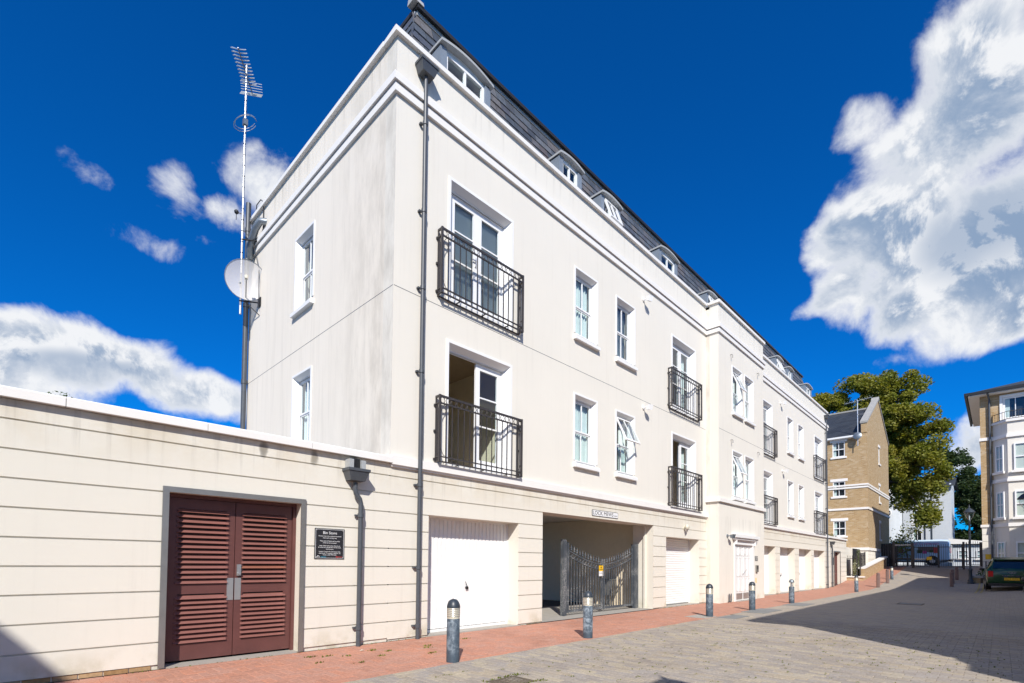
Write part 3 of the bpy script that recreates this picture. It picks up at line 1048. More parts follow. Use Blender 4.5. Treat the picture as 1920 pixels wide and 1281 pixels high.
# ---------------------------------------------------------------- sash windows
def splay(mb, w, h, inset, d0, d1, zb=0.0):
    """splayed reveal ring from outer (w,h) at y=d0 to inner at y=d1; no bottom"""
    a, b = w/2, w/2-inset
    t0, t1 = h, h-inset*1.15
    P = lambda x, y, z: (x, y, z)
    mb.quad(P(-a, d0, zb), P(-b, d1, zb), P(-b, d1, t1), P(-a, d0, t0))
    mb.quad(P(b, d1, zb), P(a, d0, zb), P(a, d0, t0), P(b, d1, t1))
    mb.quad(P(-a, d0, t0), P(-b, d1, t1), P(b, d1, t1), P(a, d0, t0))
    return b, t1
MESH = {}
def cache(key, fn):
    if key not in MESH:
        MESH[key] = fn()
    return MESH[key]
def win_surround(w, h, foot):
    mb = MB()
    mb.frame(-w/2, w/2, foot, h, .045, -.016, .0, wb=0)
    b, t = splay(mb, w-.09, h-.045, .055, -.012, .085, foot)
    # two small rebates before the frame
    mb.frame(-b-.002, b+.002, foot, t+.002, .018, .085, .10, wb=0)
    b -= .018
    t -= .018
    mb.frame(-b, b, foot, t, .016, .112, .125, wb=0)
    mb.box(-b-.05, b+.05, .125, .15, t, t+.07)
    mb.box(-b-.06, -b, .10, .19, foot, t)
    mb.box(b, b+.06, .10, .19, foot, t)
    return mb.mesh('window_surround', 'white_paint'), b-.016, t-.016
def sash_mesh(w, h, top=True, bars=1):
    """local: bottom at z=0"""
    mb = MB()
    mb.frame(-w/2, w/2, 0, h, .042, 0, .035, wb=.05 if not top else .035)
    for k in range(bars):
        x = -w/2+w*(k+1)/(bars+1)
        mb.box(x-.013, x+.013, .004, .031, .035 if top else .05, h-.042)
    return mb.mesh('sash', 'upvc')
def pane_mesh(w, h):
    return MB().box(-w/2, w/2, -.004, .004, 0, h).mesh('pane', 'glass')
def curtain_mesh(w, h, seed):
    r = random.Random(seed)
    mb = MB()
    n = 26
    pts = []
    for i in range(n+1):
        x = -w/2+w*i/n
        pts.append((x, .02*math.sin(i*1.9+seed)+.012*r.uniform(-1, 1)))
    for i in range(n):
        (x0, y0), (x1, y1) = pts[i], pts[i+1]
        mb.quad((x0, y0, 0), (x1, y1, 0), (x1, y1, h), (x0, y0, h))
    return mb.mesh('curtain', 'curtain', smooth=60)
def blind_mesh(w, h):
    mb = MB()
    n = int(h/.034)
    for i in range(n):
        z = h-.034*(i+1)
        mb.quad((-w/2, -.010, z+.034), (w/2, -.010, z+.034), (w/2, .012, z+.002), (-w/2, .012, z+.002))
    mb.box(-w/2, w/2, -.02, .02, h, h+.03)
    return mb.mesh('venetian_blind', 'blind')
def sash_window(parent, loc, rz=0, open_=False, dress='curtain', seed=1, sill=True):
    foot = .17
    me, b, t = cache('ws', lambda: win_surround(WW, WH, foot))
    o = link('sash_window', me, parent, loc, (0, 0, rz))
    if sill:
        link('sill', cache('sill', lambda: MB().prism([(-.085, 0), (.02, 0), (.02, .105), (-.06, .095), (-.085, .075)], 0, -WW/2-.02, WW/2+.02).mesh('sill', 'white_paint')), o)
    link('apron', cache('apron', lambda: MB().box(-b-.06, b+.06, .012, .19, .105, foot).box(-b-.03, b+.03, -.012, .012, foot-.022, foot).mesh('apron', 'white_paint')), o)
    H = t-foot
    hh = H/2
    lo = link('lower_sash', cache('ls', lambda: sash_mesh(2*b, hh+.01, False)), o, (0, .135, foot))
    link('pane', cache('pl', lambda: pane_mesh(b-.03, hh-.09)), o, (-b/2+.012, .155, foot+.05))
    link('pane', MESH['pl'], o, (b/2-.012, .155, foot+.05))
    if not open_:
        link('upper_sash', cache('us', lambda: sash_mesh(2*b, hh)), o, (0, .118, foot+hh))
        link('pane', cache('pu', lambda: pane_mesh(b-.03, hh-.08)), o, (-b/2+.012, .138, foot+hh+.035))
        link('pane', MESH['pu'], o, (b/2-.012, .138, foot+hh+.035))
    else:                                        # top-hung sash pushed outwards
        a = R(-open_)
        def hang():
            mb = MB()
            mb.frame(-b, b, -hh, 0, .042, 0, .035)
            mb.box(-.013, .013, .004, .031, -hh+.042, -.042)
            mb.rot(a, 'X')
            return mb.mesh('open_sash', 'upvc')
        link('open_sash', cache('os%d' % open_, hang), o, (0, .06, t-.01))
        def glassp():
            mb = MB()
            mb.box(-b+.042, -.013, .014, .02, -hh+.042, -.042)
            mb.box(.013, b-.042, .014, .02, -hh+.042, -.042)
            mb.rot(a, 'X')
            return mb.mesh('pane', 'glass')
        link('pane', cache('og%d' % open_, glassp), o, (0, .06, t-.01))
        link('frame', cache('of', lambda: MB().frame(-b, b, 0, hh, .03, .0, .03).mesh('frame', 'upvc')), o, (0, .118, foot+hh))
    if dress == 'curtain':
        link('curtain', cache('cu%d' % (seed % 3), lambda: curtain_mesh(2*b, H, seed)), o, (0, .22, foot))
    elif dress == 'half':
        link('curtain', cache('ch', lambda: curtain_mesh(b*.9, H, 5)), o, (b*.5, .24, foot))
    elif dress == 'blind':
        link('venetian_blind', cache('bl', lambda: blind_mesh(2*b-.04, H-.1)), o, (0, .26, foot+.06))
    return o
def french_door(parent, loc, rz=0, open_=False, dress='curtain', seed=1):
    h, w = DH, DW
    def sur():
        mb = MB()
        mb.frame(-w/2, w/2, 0, h, .055, -.018, .0, wb=0)
        b, t = splay(mb, w-.11, h-.055, .075, -.014, .10)
        mb.frame(-b-.002, b+.002, 0, t+.002, .02, .10, .118, wb=0)
        b -= .02; t -= .02
        mb.frame(-b, b, 0, t, .018, .13, .145, wb=0)
        mb.box(-b-.06, b+.06, .145, .17, t, t+.1)
        mb.box(-b-.07, -b, .118, .20, 0, t)
        mb.box(b, b+.07, .118, .20, 0, t)
        mb.box(-w/2+.06, w/2-.06, .0, .2, 0, .06)
        MESH['fd_bt'] = (b-.018, t-.018)
        return mb.mesh('door_surround', 'white_paint')
    me = cache('fds', sur)
    b, t = MESH['fd_bt']
    o = link('french_door', me, parent, loc, (0, 0, rz))
    H = t-.06
    def leaf():
        mb = MB()
        mb.frame(0, b, 0, H, .105, 0, .045, wt=.10, wb=.20)
        for z in (.38, .70):
            zz = .20+(H-.30)*z
            mb.box(.105, b-.105, .008, .037, zz-.014, zz+.014)
        return mb.mesh('door_leaf', 'upvc')
    lm = cache('leaf', leaf)
    gm = cache('leafg', lambda: MB().box(.105, b-.105, .019, .027, .20, H-.10).mesh('pane', 'glass'))
    hm = cache('leafh', lambda: MB().box(b-.06, b-.035, -.02, 0, .95, 1.12).box(b-.14, b-.045, -.035, -.02, 1.05, 1.07).mesh('handle', 'alu'))
    for sgn in (-1, 1):
        if sgn < 0 and open_:
            rot, lc = R(82), (-b, .15, .06)
        elif sgn < 0:
            rot, lc = 0, (-b, .145, .06)
        else:
            rot, lc = 0, (0, .145, .06)
        for me2, nm in ((lm, 'door_leaf'), (gm, 'pane')):
            link(nm, me2, o, lc, (0, 0, rot))
    if not open_:
        link('handle', hm, o, (-b, .145, .06))
    if dress == 'blind':
        bm = cache('fbl', lambda: blind_mesh(b-.12, H-.34))
        for x in (-b/2, b/2):
            link('venetian_blind', bm, o, (x, .23, .06+.22))
    elif dress == 'curtain':
        link('curtain', cache('fcu%d' % (seed % 2), lambda: curtain_mesh(2*b*(.95), H, seed)), o, (0, .30, .06))
    elif dress == 'side':
        link('curtain', cache('fside', lambda: curtain_mesh(b*.7, H, 3)), o, (b*.55, .30, .06))
    return o
k = 0
for i, xc in enumerate(win_x):
    for z, lev in ((LOZ, 0), (UPZ, 1)):
        k += 1
        op = 26 if (i == 1 and lev == 0) else False
        dr = {(0, 0): 'curtain', (0, 1): 'curtain', (1, 1): 'blind', (1, 0): 'half'}.get((i, lev), 'curtain' if k % 2 else 'half')
        sash_window(bld, (xc, 0, z), 0, op, dr, k)
for i, xc in enumerate(bay_wx):
    for z, lev in ((LOZ+.02, 0), (UPZ, 1)):
        sash_window(bld, (xc, BAYY, z), 0, 24 if i == 0 else False, 'half' if lev else 'curtain', i+3)
for y, z in SW:
    sash_window(bld, (X0, y, z), -math.pi/2, False, 'half' if z > 5 else 'curtain', 2)
for i, xc in enumerate(door_x):
    french_door(bld, (xc, 0, DZ[1]), 0, False, {0: 'blind', 1: 'side'}.get(i, 'curtain'), i)
    french_door(bld, (xc, 0, DZ[0]), 0, i in (0, 1), {0: None, 1: 'side'}.get(i, 'curtain'), i+1)

# ---------------------------------------------------------------- balconettes
def balconette(parent, xc, z):
    w, d, h = 2.10, .125, 1.19
    a = w/2
    def rails():
        mb = MB()
        for zz, t in ((h-.02, .02), (h-.145, .012), (.10, .010), (.012, .012)):
            mb.box(-a, a, -d-.012, -d+.012, zz-t, zz+t)
            for s in (-1, 1):
                mb.box(s*a-.012, s*a+.012, -d+.012, -.006, zz-t, zz+t)
        for s in (-1, 1):
            mb.box(s*a-.018, s*a+.018, -d-.018, -d+.018, 0, h+.004)
            mb.box(s*a-.010, s*a+.010, -.03, -.006, -.02, h-.02)
            for zz in (.06, .56, 1.02):
                mb.box(s*(a+.0)-.012+s*.03, s*a+.012+s*.03, -.03, .004, zz-.02, zz+.02)
        mb.box(-a, a, -.035, -.015, -.03, -.01)
        for x in (-a*.6, 0, a*.6):
            mb.box(x-.012, x+.012, -d, -.01, -.012, .0)
        return mb.mesh('balcony_railing', 'iron')
    o = link('balcony_railing', cache('bal', rails), parent, (xc, 0, z))
    bar = cache('bar', lambda: MB().box(-.007, .007, -.007, .007, .012, h-.15).mesh('bar', 'iron'))
    nb = 15
    for i in range(1, nb):
        link('bar', bar, o, (-a+w*i/nb, -d, 0))
    for s in (-1, 1):
        link('bar', bar, o, (s*a, -d*.5, 0))
    ring = cache('ring', lambda: MB().tube([(.05*math.cos(q*math.pi/7), 0, .05*math.sin(q*math.pi/7)) for q in range(14)], .007, 5, True).mesh('ring', 'iron', smooth=50))
    nr = 17
    for i in range(nr):
        link('ring', ring, o, (-a+w*(i+.5)/nr, -d, h-.087))
    for s in (-1, 1):
        link('ring', ring, o, (s*a, -d*.5, h-.087), (0, 0, math.pi/2))
    def scrolls():
        mb = MB()
        for s in (-1, 1):
            for zz, q in ((h-.16, -1), (.12, 1)):
                pts = [(s*(a-.02)-s*.10*t, -d, zz+q*(.16*(1-t)**2)) for t in (0, .25, .5, .75, 1)]
                mb.tube(pts, .006, 5)
        return mb.mesh('scroll', 'iron')
    link('scroll', cache('scr', scrolls), o)
for xc in door_x:
    balconette(bld, xc-.02 if xc < 14 else xc+.02, DZ[1])
    balconette(bld, xc-.02 if xc < 14 else xc+.02, DZ[0]+.015)

# ---------------------------------------------------------------- garage doors
def ribbed_door(parent, x0, x1):
    y = .33
    mb = MB()
    n = 23
    pts = []
    p = (x1-x0)/n
    for i in range(n):
        a = x0+i*p
        pts += [(a, y), (a+p*.60, y), (a+p*.70, y+.018), (a+p*.90, y+.018)]
    pts.append((x1, y))
    for i in range(len(pts)-1):
        (xa, ya), (xb, yb) = pts[i], pts[i+1]
        mb.quad((xa, ya, .07), (xb, yb, .07), (xb, yb, GT), (xa, ya, GT))
    o = mb.obj('garage_door', 'garage_white', parent)
    MB().frame(x0, x1, .0, GT, .035, y-.012, y+.04, wb=.06).obj('door_frame', 'garage_white', o)
    MB().cyl((x0+1.16, y-.035, .80), (x0+1.16, y, .80), .03, n=12).cyl((x0+1.15, y-.045, .82), (x0+1.10, y-.05, .92), .008, n=6).obj('handle', 'black_plastic', o)
    MB().box(x0, x1, .0, y-.02, -.03, .012).obj('threshold', 'concrete', o)
    return o
def roller_door(parent, x0, x1):
    y = .36
    o = MB().box(x0, x1, y+.02, y+.04, .02, GT).obj('roller_door', 'garage_white', parent)
    n = 28
    h = (GT-.03)/n
    sl = MB().prism([(0, 0), (-.014, .012), (-.016, h*.5), (-.014, h-.016), (0, h-.006)], 0, x0+.03, x1-.03).mesh('slat', 'garage_white', smooth=30)
    for i in range(n):
        link('slat', sl, o, (0, y+.02, .03+i*h))
    for a, b in ((x0, x0+.03), (x1-.03, x1)):
        MB().box(a, b, y-.02, y+.019, 0, GT).obj('guide_rail', 'garage_white', o)
    MB().box(x0, x1, .0, y-.02, -.03, .012).obj('threshold', 'concrete', o)
ribbed_door(bld, *garage[0])
roller_door(bld, *garage[1])
for q in garage[2:]:
    ribbed_door(bld, *q)

# ---------------------------------------------------------------- bay entrance
def entrance():
    x0, x1, z1 = BD[0], BD[1], BD[3]
    y = BAYY
    o = MB().frame(x0-.12, x1+.12, 0, z1+.10, .135, y-.025, y+.10, wb=0).obj('entrance', 'white_paint', bld)
    hood = MB()
    hood.box(x0-.34, x1+.34, y-.16, y, z1+.20, z1+.31)
    hood.box(x0-.28, x1+.28, y-.11, y, z1+.13, z1+.20)
    hood.box(x0-.20, x1+.20, y-.06, y, z1+.102, z1+.13)
    for x in (x0-.12, x1+.05):
        hood.box(x, x+.07, y-.10, y-.026, z1-.04, z1+.13)
    hood.obj('door_hood', 'white_paint', o)
    xm = (x0+x1)/2
    for k, (a, b) in enumerate(((x0+.02, xm-.004), (xm+.004, x1-.02))):
        lf = MB().box(a, b, y+.06, y+.10, .01, z1-.02).obj('door_leaf', 'white_paint', o)
        w = b-a
        for i in range(2):
            px = a+.07+i*(w-.14+.05)/2
            pw = (w-.14-.05)/2
            for za, zb in ((.34, .80), (.88, 1.55), (1.63, 1.92)):
                p = MB().frame(px, px+pw, za, zb, .018, y+.045, y+.06)
                p.box(px+.045, px+pw-.045, y+.048, y+.06, za+.045, zb-.045)
                p.obj('panel', 'white_paint', lf)
        MB().box(a+.04, b-.04, y+.052, y+.06, .05, .27).obj('kick_plate', 'steel_plate', lf)
    MB().cyl((xm-.05, y+.02, .95), (xm+.13, y-.04, 1.12), .010, n=6).cyl((xm-.05, y+.06, .95), (xm-.05, y+.02, .95), .012, n=6).obj('pull_handle', 'steel_plate', o)
    MB().box(x0, x1, y-.12, y+.1, -.03, .012).obj('door_step', 'concrete', o)
entrance()

# ---------------------------------------------------------------- downpipes
def downpipe(parent, x, y, ztop, zbot, r=.037, hopper=True, collars=(), swan=False, wide=False):
    mb = MB()
    if swan:
        mb.tube([(x-.10, y, ztop), (x-.10, y, ztop-.10), (x-.085, y, ztop-.17), (x-.02, y, ztop-.25), (x, y, ztop-.32), (x, y, ztop-.40)], r, 10)
        mb.cyl((x, y, ztop-.38), (x, y, zbot), r, n=12)
    else:
        mb.cyl((x, y, ztop), (x, y, zbot), r, n=12)
    o = mb.obj('downpipe', 'pipe_grey', parent, smooth=50)
    for z in collars:
        c = MB().cyl((x, y, z-.03), (x, y, z+.03), r+.010, n=12)
        c.box(x-.075, x-.02, y+.03, .0 if y < 0 else y+.06, z-.014, z+.014)
        c.obj('pipe_bracket', 'pipe_grey', o, smooth=50)
    if hopper:
        hx = x-.10 if swan else x
        z = ztop
        h = MB()
        h.add([(hx-.12, y-.09, z+.02), (hx+.12, y-.09, z+.02), (hx+.12, y+.07, z+.02), (hx-.12, y+.07, z+.02),
               (hx-.17, y-.13, z+.16), (hx+.17, y-.13, z+.16), (hx+.17, y+.075, z+.16), (hx-.17, y+.075, z+.16)],
              [(0, 3, 2, 1), (4, 5, 6, 7), (0, 1, 5, 4), (1, 2, 6, 5), (2, 3, 7, 6), (3, 0, 4, 7)])
        h.box(hx-.18, hx+.18, y-.14, y+.077, z+.16, z+.20)
        h.obj('hopper_head', 'pipe_grey', o)
    return o
downpipe(bld, .475, -.085, 9.72, -.005, collars=(8.9, 7.35, 6.0, 4.55, 2.60, 1.2, .22))
downpipe(bld, MIR-.42, -.085, 9.72, 0, collars=(8.9, 7.35, 6.0, 4.55, 2.60, 1.2, .22))
# soil stack and flue at the far corner of the end wall
st = MB().cyl((X0-.10, 6.83, 2.85), (X0-.10, 6.83, 10.62), .062, n=14).obj('soil_stack', 'pipe_grey', bld, smooth=50)
for z in (4.1, 5.9, 7.9, 9.9):
    MB().cyl((X0-.10, 6.83, z-.05), (X0-.10, 6.83, z+.05), .074, n=14).obj('pipe_collar', 'pipe_grey', st, smooth=50)
MB().tube([(X0-.12, 6.60, 9.05), (X0-.16, 6.45, 9.30), (X0-.16, 6.10, 9.58), (X0-.12, 5.9, 9.70), (X0+.02, 5.85, 9.72)], .085, 12).obj('flue_pipe', 'galv', bld, smooth=50)
MB().tube([(X0-.03, 5.95, 9.5), (X0-.03, 5.95, 10.25), (X0-.05, 6.1, 10.38), (X0-.06, 6.35, 10.36), (X0-.05, 6.4, 10.2)], .012, 6).obj('roof_cable', 'cable', bld)

# ------------------------------------------------------------------ bin stores (single-storey wings at both ends)
def bin_store(label, xa, xb, dx0, dx1, near):
    """xa..xb wall extent, dx0..dx1 door opening"""
    t = thing('bin_store', label, 'bin store', ((xa+xb)/2, 0, 0))
    inv = -(xa+xb)/2
    def P(mb, name, mat, parent=t, smooth=None):
        if parent is t:
            mb.move((inv, 0, 0))
            return mb.obj(name, mat, t, smooth)
        mb.move((inv, 0, 0))
        return mb.obj(name, mat, parent, smooth)
    op = (dx0, dx1, 0, GT)
    w = P(MB().wall(xa+.004, xb-.004, 0, 2.90, [op], .02, .30), 'wall', 'render_band')
    n0 = len(bpy.data.objects)
    levels = [.06]+JOINTS+[2.90]
    for i in range(len(levels)-1):
        za = levels[i]+(.009 if i else 0)
        zb = levels[i+1]-(.009 if i < len(levels)-2 else 0)
        segs = [(xa, dx0), (dx1, xb)] if (za+zb)/2 < GT else [(xa, xb)]
        for a, b in segs:
            P(MB().box(a, b, 0, .02, za, zb, 'k'), 'render_band', 'render_band', w)
    n = max(2, round((xb-xa)/1.28))
    for i in range(n):
        a, b = xa+(xb-xa)*i/n+.003, xa+(xb-xa)*(i+1)/n-.003
        P(MB().prism([(-.075, 2.905), (.32, 2.905), (.32, 2.985), (-.055, 3.01), (-.075, 2.995)], 0, a, b), 'coping_stone', 'white_stone')
    P(MB().box(xa, xb, .33, YB, 2.55, 2.75), 'roof_slab', 'lead')
    P(MB().box(xa, xb, YB-.2, YB-.002, 0, 2.54), 'rear_wall', 'render')
    e = xa if near else xb
    P(MB().box(e if near else e-.2, e+.2 if near else e, .302, YB-.202, 0, 2.54), 'end_wall', 'render')
    if not near:
        P(MB().box(xb-.25, xb, .302, YB, 2.752, 2.9), 'parapet', 'render')
    # steel angle round the doorway
    f = MB().frame(dx0-.062, dx1+.062, .012, GT+.058, .066, -.022, -.002, wb=0)
    P(f, 'door_frame', 'steel_frame')
    P(MB().box(dx0, dx1, .0, .30, -.03, .018), 'threshold', 'concrete')
    inner = MB().frame(dx0+.001, dx1-.001, .02, GT-.001, .045, .155, .25, wb=0)
    P(inner, 'door_lining', 'louvre')
    xm = (dx0+dx1)/2
    for k, (a, b) in enumerate(((dx0+.048, xm-.004), (xm+.004, dx1-.048))):
        y0, y1 = .185, .235
        z0, z1 = .045, GT-.05
        lf = MB()
        st = .105
        lf.box(a, a+st, y0, y1, z0, z1)
        lf.box(b-st, b, y0, y1, z0, z1)
        lf.box(a+st, b-st, y0, y1, z0, z0+.20)
        lf.box(a+st, b-st, y0, y1, z1-.13, z1)
        lf.box(a+st, b-st, y0, y1, .865, .985)
        leaf = P(lf, 'louvre_door', 'louvre')
        P(MB().box(a+st, b-st, y1-.006, y1, z0+.20, z1-.13), 'door_back', 'black_plastic', leaf)
        zs = []
        z = z0+.20
        while z < .865-.04:
            zs.append(z); z += .0605
        z = .985
        while z < z1-.13-.04:
            zs.append(z); z += .0640
        L = b-a-2*st+.05
        sm = MB().prism([(-.022, .0), (-.010, -.004), (.034, .040), (.030, .050)], 0, -L/2, L/2).mesh('slat', 'louvre_slat')
        sw = sm.copy()
        sw.materials.clear()
        sw.materials.append(MATS['louvre_worn'])
        for i, z in enumerate(zs):
            worn = near and k == 1 and i == 13
            o = link('slat', sw if worn else sm, leaf, ((a+b)/2+inv, y0-.004, z+.012), (rnd.uniform(-.05, .05), rnd.uniform(-.012, .012) if near and k == 1 and i in (2, 3, 1, 12) else rnd.uniform(-.003, .003), 0))
        mx = b-.085 if k == 0 else a
        P(MB().box(mx+.004, mx+.081, y0-.005, y0, .77, 1.06), 'push_plate', 'steel_plate', leaf)
        if near and k == 1:
            kp = MB().box(a+.022, a+.072, y0-.03, y0, 1.09, 1.24)
            kp.cyl((a+.047, y0-.055, 1.12), (a+.047, y0-.03, 1.12), .018, n=10)
            P(kp, 'keypad_lock', 'steel_plate', leaf)
    return t
bin_store('low cream bin store wing with wide maroon louvred doors beside the black notice', -12.0, X0, -3.085, -1.495, True)
bin_store('low cream bin store wing at the far end of the apartment building', X1, 33.9, MIR+1.495, MIR+3.085, False)
# stock bricks showing under the near wing
pl = thing('brick_plinth', 'yellow stock brick footing showing under the bin store wall', 'plinth', (-5.0, .012, 0))
x = -3.21
k = 0
while x > -6.6:
    w = rnd.choice((.215, .215, .20))
    MB().box(x-w+5.0, x+5.0, rnd.uniform(-.004, .0), .09, .004, .054).obj('brick', 'stock_brick', pl)
    x -= w+.012
downpipe_store = thing('downpipe', 'dark grey downpipe with swan neck and hopper between bin store notice and main building', 'downpipe', (-.61, -.08, 0))
dpo = downpipe(None, 0, 0, 2.50, -.0, collars=(2.0, .28), swan=True)
dpo.parent = downpipe_store
sp = MB()
for s in (-1, 1):
    sp.box(-.10+s*.10-.035, -.10+s*.10+.035, -.07, .078, 2.66, 2.84)
sp.rot(0)
sp.obj('lead_spout', 'lead_light', downpipe_store)
MB().box(-.155, -.045, -.03, .076, 2.68, 2.86).obj('outlet', 'black_plastic', downpipe_store)
dp2 = thing('downpipe', 'thin grey downpipe beside the louvred door at far bin store', 'downpipe', (MIR+.75, -.08, 0))
d2 = downpipe(None, 0, 0, 2.5, 0, collars=(2.0, .28), swan=True)
d2.parent = dp2

# ------------------------------------------------------------------ signs
def plate(w, h, t, mat, parent, name='plate', r=0.0):
    mb = MB()
    if r:
        pts = []
        for cx, cz, a0 in ((w/2-r, h/2-r, 0), (-w/2+r, h/2-r, 90), (-w/2+r, -h/2+r, 180), (w/2-r, -h/2+r, 270)):
            for i in range(5):
                a = R(a0+22.5*i)
                pts.append((cx+r*math.cos(a), cz+r*math.sin(a)))
        mb.prism(pts, 1, -t, 0)
    else:
        mb.box(-w/2, w/2, -t, 0, -h/2, h/2)
    return mb.obj(name, mat, parent)
s = thing('notice_board', 'black Bin Store notice with white lettering on cream wall', 'sign', (-1.062, -.001, 1.55))
plate(.46, .45, .008, 'ink', s)
bd = MB().frame(-.218, .218, -.213, .213, .004, -.0095, -.0082)
bd.obj('border', 'white_sign', s)
for i, (tx, sz, z, sp_) in enumerate((('Bin Store', .058, .160, 0), ('This bin store is for residents household', .0215, .112, 1), ('waste and recycling only.', .0215, .085, 1),
        ('Please place all waste and recycling', .0215, .040, 1), ('inside the bins provided.', .0215, .013, 1),
        ('Large, bulky waste items, that do not', .0215, -.030, 1), ('fit in the bins, should NOT be left inside', .0215, -.055, 1), ('this bin store.', .0215, -.080, 1),
        ('Camden Council will collect large, bulky', .0205, -.117, 1), ('waste items. To arrange a collection call', .0205, -.141, 1), ('Veolia on 020 7974 4444.', .0205, -.165, 1))):
    link('lettering', text_mesh(tx, sz, 'white_sign'), s, (0, -.0095, z))
link('logo', text_mesh('Camden', .024, 'cyan_ink'), s, (-.095, -.0095, -.195))
MB().tube([(-.175+.017*math.cos(q*math.pi/8), -.0095, -.199+.02*math.sin(q*math.pi/8)) for q in range(9)], .004, 5).obj('logo', 'white_sign', s)
link('logo', text_mesh('VEOLIA', .022, 'red_ink'), s, (.165, -.0095, -.195))
MB().tube([(.112+.012*math.cos(q*math.pi/6), -.0095, -.195+.012*math.sin(q*math.pi/6)) for q in range(12)], .003, 5, True).obj('logo', 'red_ink', s)
for sx in (-1, 1):
    for sz in (-1, 1):
        MB().lathe([(.009, -.0115), (.009, -.008)], (sx*.205, 0, sz*.2), 10, axis=1).obj('screw', 'steel_plate', s)
s = thing('street_sign', 'white LOCK MEWS street nameplate over the carriage arch', 'sign', (6.185, -.001, 2.537))
plate(1.16, .155, .010, 'ink', s, 'border', .025)
plate(1.134, .132, .012, 'white_sign', s, 'plate', .018)
link('lettering', text_mesh('LOCK MEWS', .135, 'ink', xs=1.18), s, (-.10, -.0135, 0))
link('lettering', text_mesh('N.W.1', .055, 'ink'), s, (.47, -.0135, -.022))
s = thing('nameplate', 'grey nameplate on the bay wall right of the entrance', 'sign', (15.80, BAYY-.001, 1.54))
plate(.30, .18, .012, 'slab', s)
for z in (.04, 0, -.04):
    link('lettering', text_mesh('LOCK MEWS' if z > 0 else '1 - 16', .035, 'white_sign'), s, (0, -.014, z))
s = thing('intercom', 'steel door intercom box below the nameplate', 'intercom', (15.80, BAYY-.001, 1.15))
MB().box(-.09, .09, -.06, 0, -.13, .13).obj('housing', 'steel_frame', s)
MB().box(-.065, .065, -.065, -.06, -.02, .10).obj('keypad', 'ink', s)
s = thing('warning_strip', 'narrow yellow warning strip below the intercom', 'sign', (15.76, BAYY-.001, .70))
plate(.07, .19, .006, 'yellow', s)
s = thing('address_plate', 'dark address plate beside the far louvred door', 'sign', (MIR+1.15, -.001, 1.55))
plate(.46, .45, .008, 'ink', s)
for z, tx in ((.16, 'Bin Store'),):
    link('lettering', text_mesh(tx, .058, 'white_sign'), s, (0, -.0095, z))

# ------------------------------------------------------------------ wall fittings
def floodlight(label, x, y, z, mat='white_paint', cam_=True):
    t = thing('security_light', label, 'security light', (x, y-.001, z))
    MB().lathe([(.055, -.03), (.055, 0)], (0, 0, 0), 14, axis=1).obj('wall_plate', mat, t)
    MB().tube([(0, -.03, 0), (.02, -.10, .0), (.04, -.14, -.02)], .016, 8).obj('arm', mat, t)
    MB().add([(-.05, -.21, .05), (.11, -.26, .05), (.13, -.15, .03), (-.03, -.11, .03), (-.03, -.19, -.09), (.10, -.22, -.09), (.11, -.14, -.07), (-.02, -.11, -.07)],
             [(0, 1, 2, 3), (4, 7, 6, 5), (0, 4, 5, 1), (1, 5, 6, 2), (2, 6, 7, 3), (3, 7, 4, 0)]).obj('lamp_head', mat, t)
    return t
floodlight('small white floodlight high on wall between upper sash window and balcony', 8.05, 0, 8.76)
floodlight('small white floodlight on wall at first-floor level right of open sash', 8.05, 0, 5.68)
floodlight('small white floodlight beside upper slim windows past the bay', 20.4, 0, 8.72)
floodlight('small white floodlight beside lower slim windows past the bay', 20.6, 0, 5.62)
floodlight('small dark camera light left of the entrance hood', 12.95, BAYY, 2.28, 'galv')
t = thing('wall_lamp', 'cream bulkhead lamp above the roller garage door', 'lamp', (10.62, -.001, 2.43))
MB().lathe([(.07, -.02), (.07, 0)], (0, 0, 0), 14, axis=1).obj('base', 'lens', t)
MB().ball((-.02, -.10, .03), .085, 12, 8, (1, .8, 1.1)).obj('shade', 'lens', t, smooth=60)
MB().lathe([(.005, -.16), (.04, -.09), (.06, -.02)], (-.02, -.08, 0), 12).obj('cone', 'steel_plate', t)
for i, (x, z, lb) in enumerate(((13.32, 8.62, 'left of upper open window on the bay'), (16.0, 8.70, 'right of upper windows on the bay'), (13.32, 5.60, 'left of lower open window on the bay'), (16.0, 5.60, 'right of lower windows on the bay'))):
    t = thing('overflow_pipe', 'tiny brown overflow pipe stub '+lb, 'pipe', (x, BAYY, z))
    MB().tube([(0, 0, .06), (0, -.06, .06), (0, -.075, .04), (0, -.075, -.06)], .017, 8).obj('elbow', 'stone_grey', t)
t = thing('ground_pipe', 'two short grey pipes bent up at the foot of the bay wall', 'pipe', (13.0, BAYY-.05, 0))
for x in (0, .17):
    MB().tube([(x, .05, .02), (x, .0, .02), (x, .0, .3)], .018, 8).obj('pipe', 'pipe_grey', t)

# ------------------------------------------------------------------ aerial mast and dish on the far corner
MX, MY = X0-.36, 6.42
t = thing('aerial_mast', 'tall pale aerial mast with television antennas at rear corner of end wall', 'aerial', (MX, MY, 7.4))
MB().cyl((0, 0, 0.05), (0, 0, 6.45), .026, n=10).obj('mast', 'alu', t, smooth=50)
for i in range(16):
    z = 1.6+i*.28
    MB().cyl((0, 0, z), (0, 0, z+.02), .029, n=10).obj('cable_tie', 'black_plastic', t)
def strut(zz, arms):
    mb = MB()
    mb.cyl((-.03, 0, zz), (.36, -.30, zz-.02), .018, n=8)
    mb.box(.33, .36, -.38, -.22, zz-.12, zz+.10)
    if arms:
        mb.cyl((.08, -.07, zz), (.35, -.30, zz-.34), .012, n=6)
    return mb
strut(1.95, False).obj('bracket', 'black_plastic', t)
strut(.38, True).obj('bracket', 'black_plastic', t)
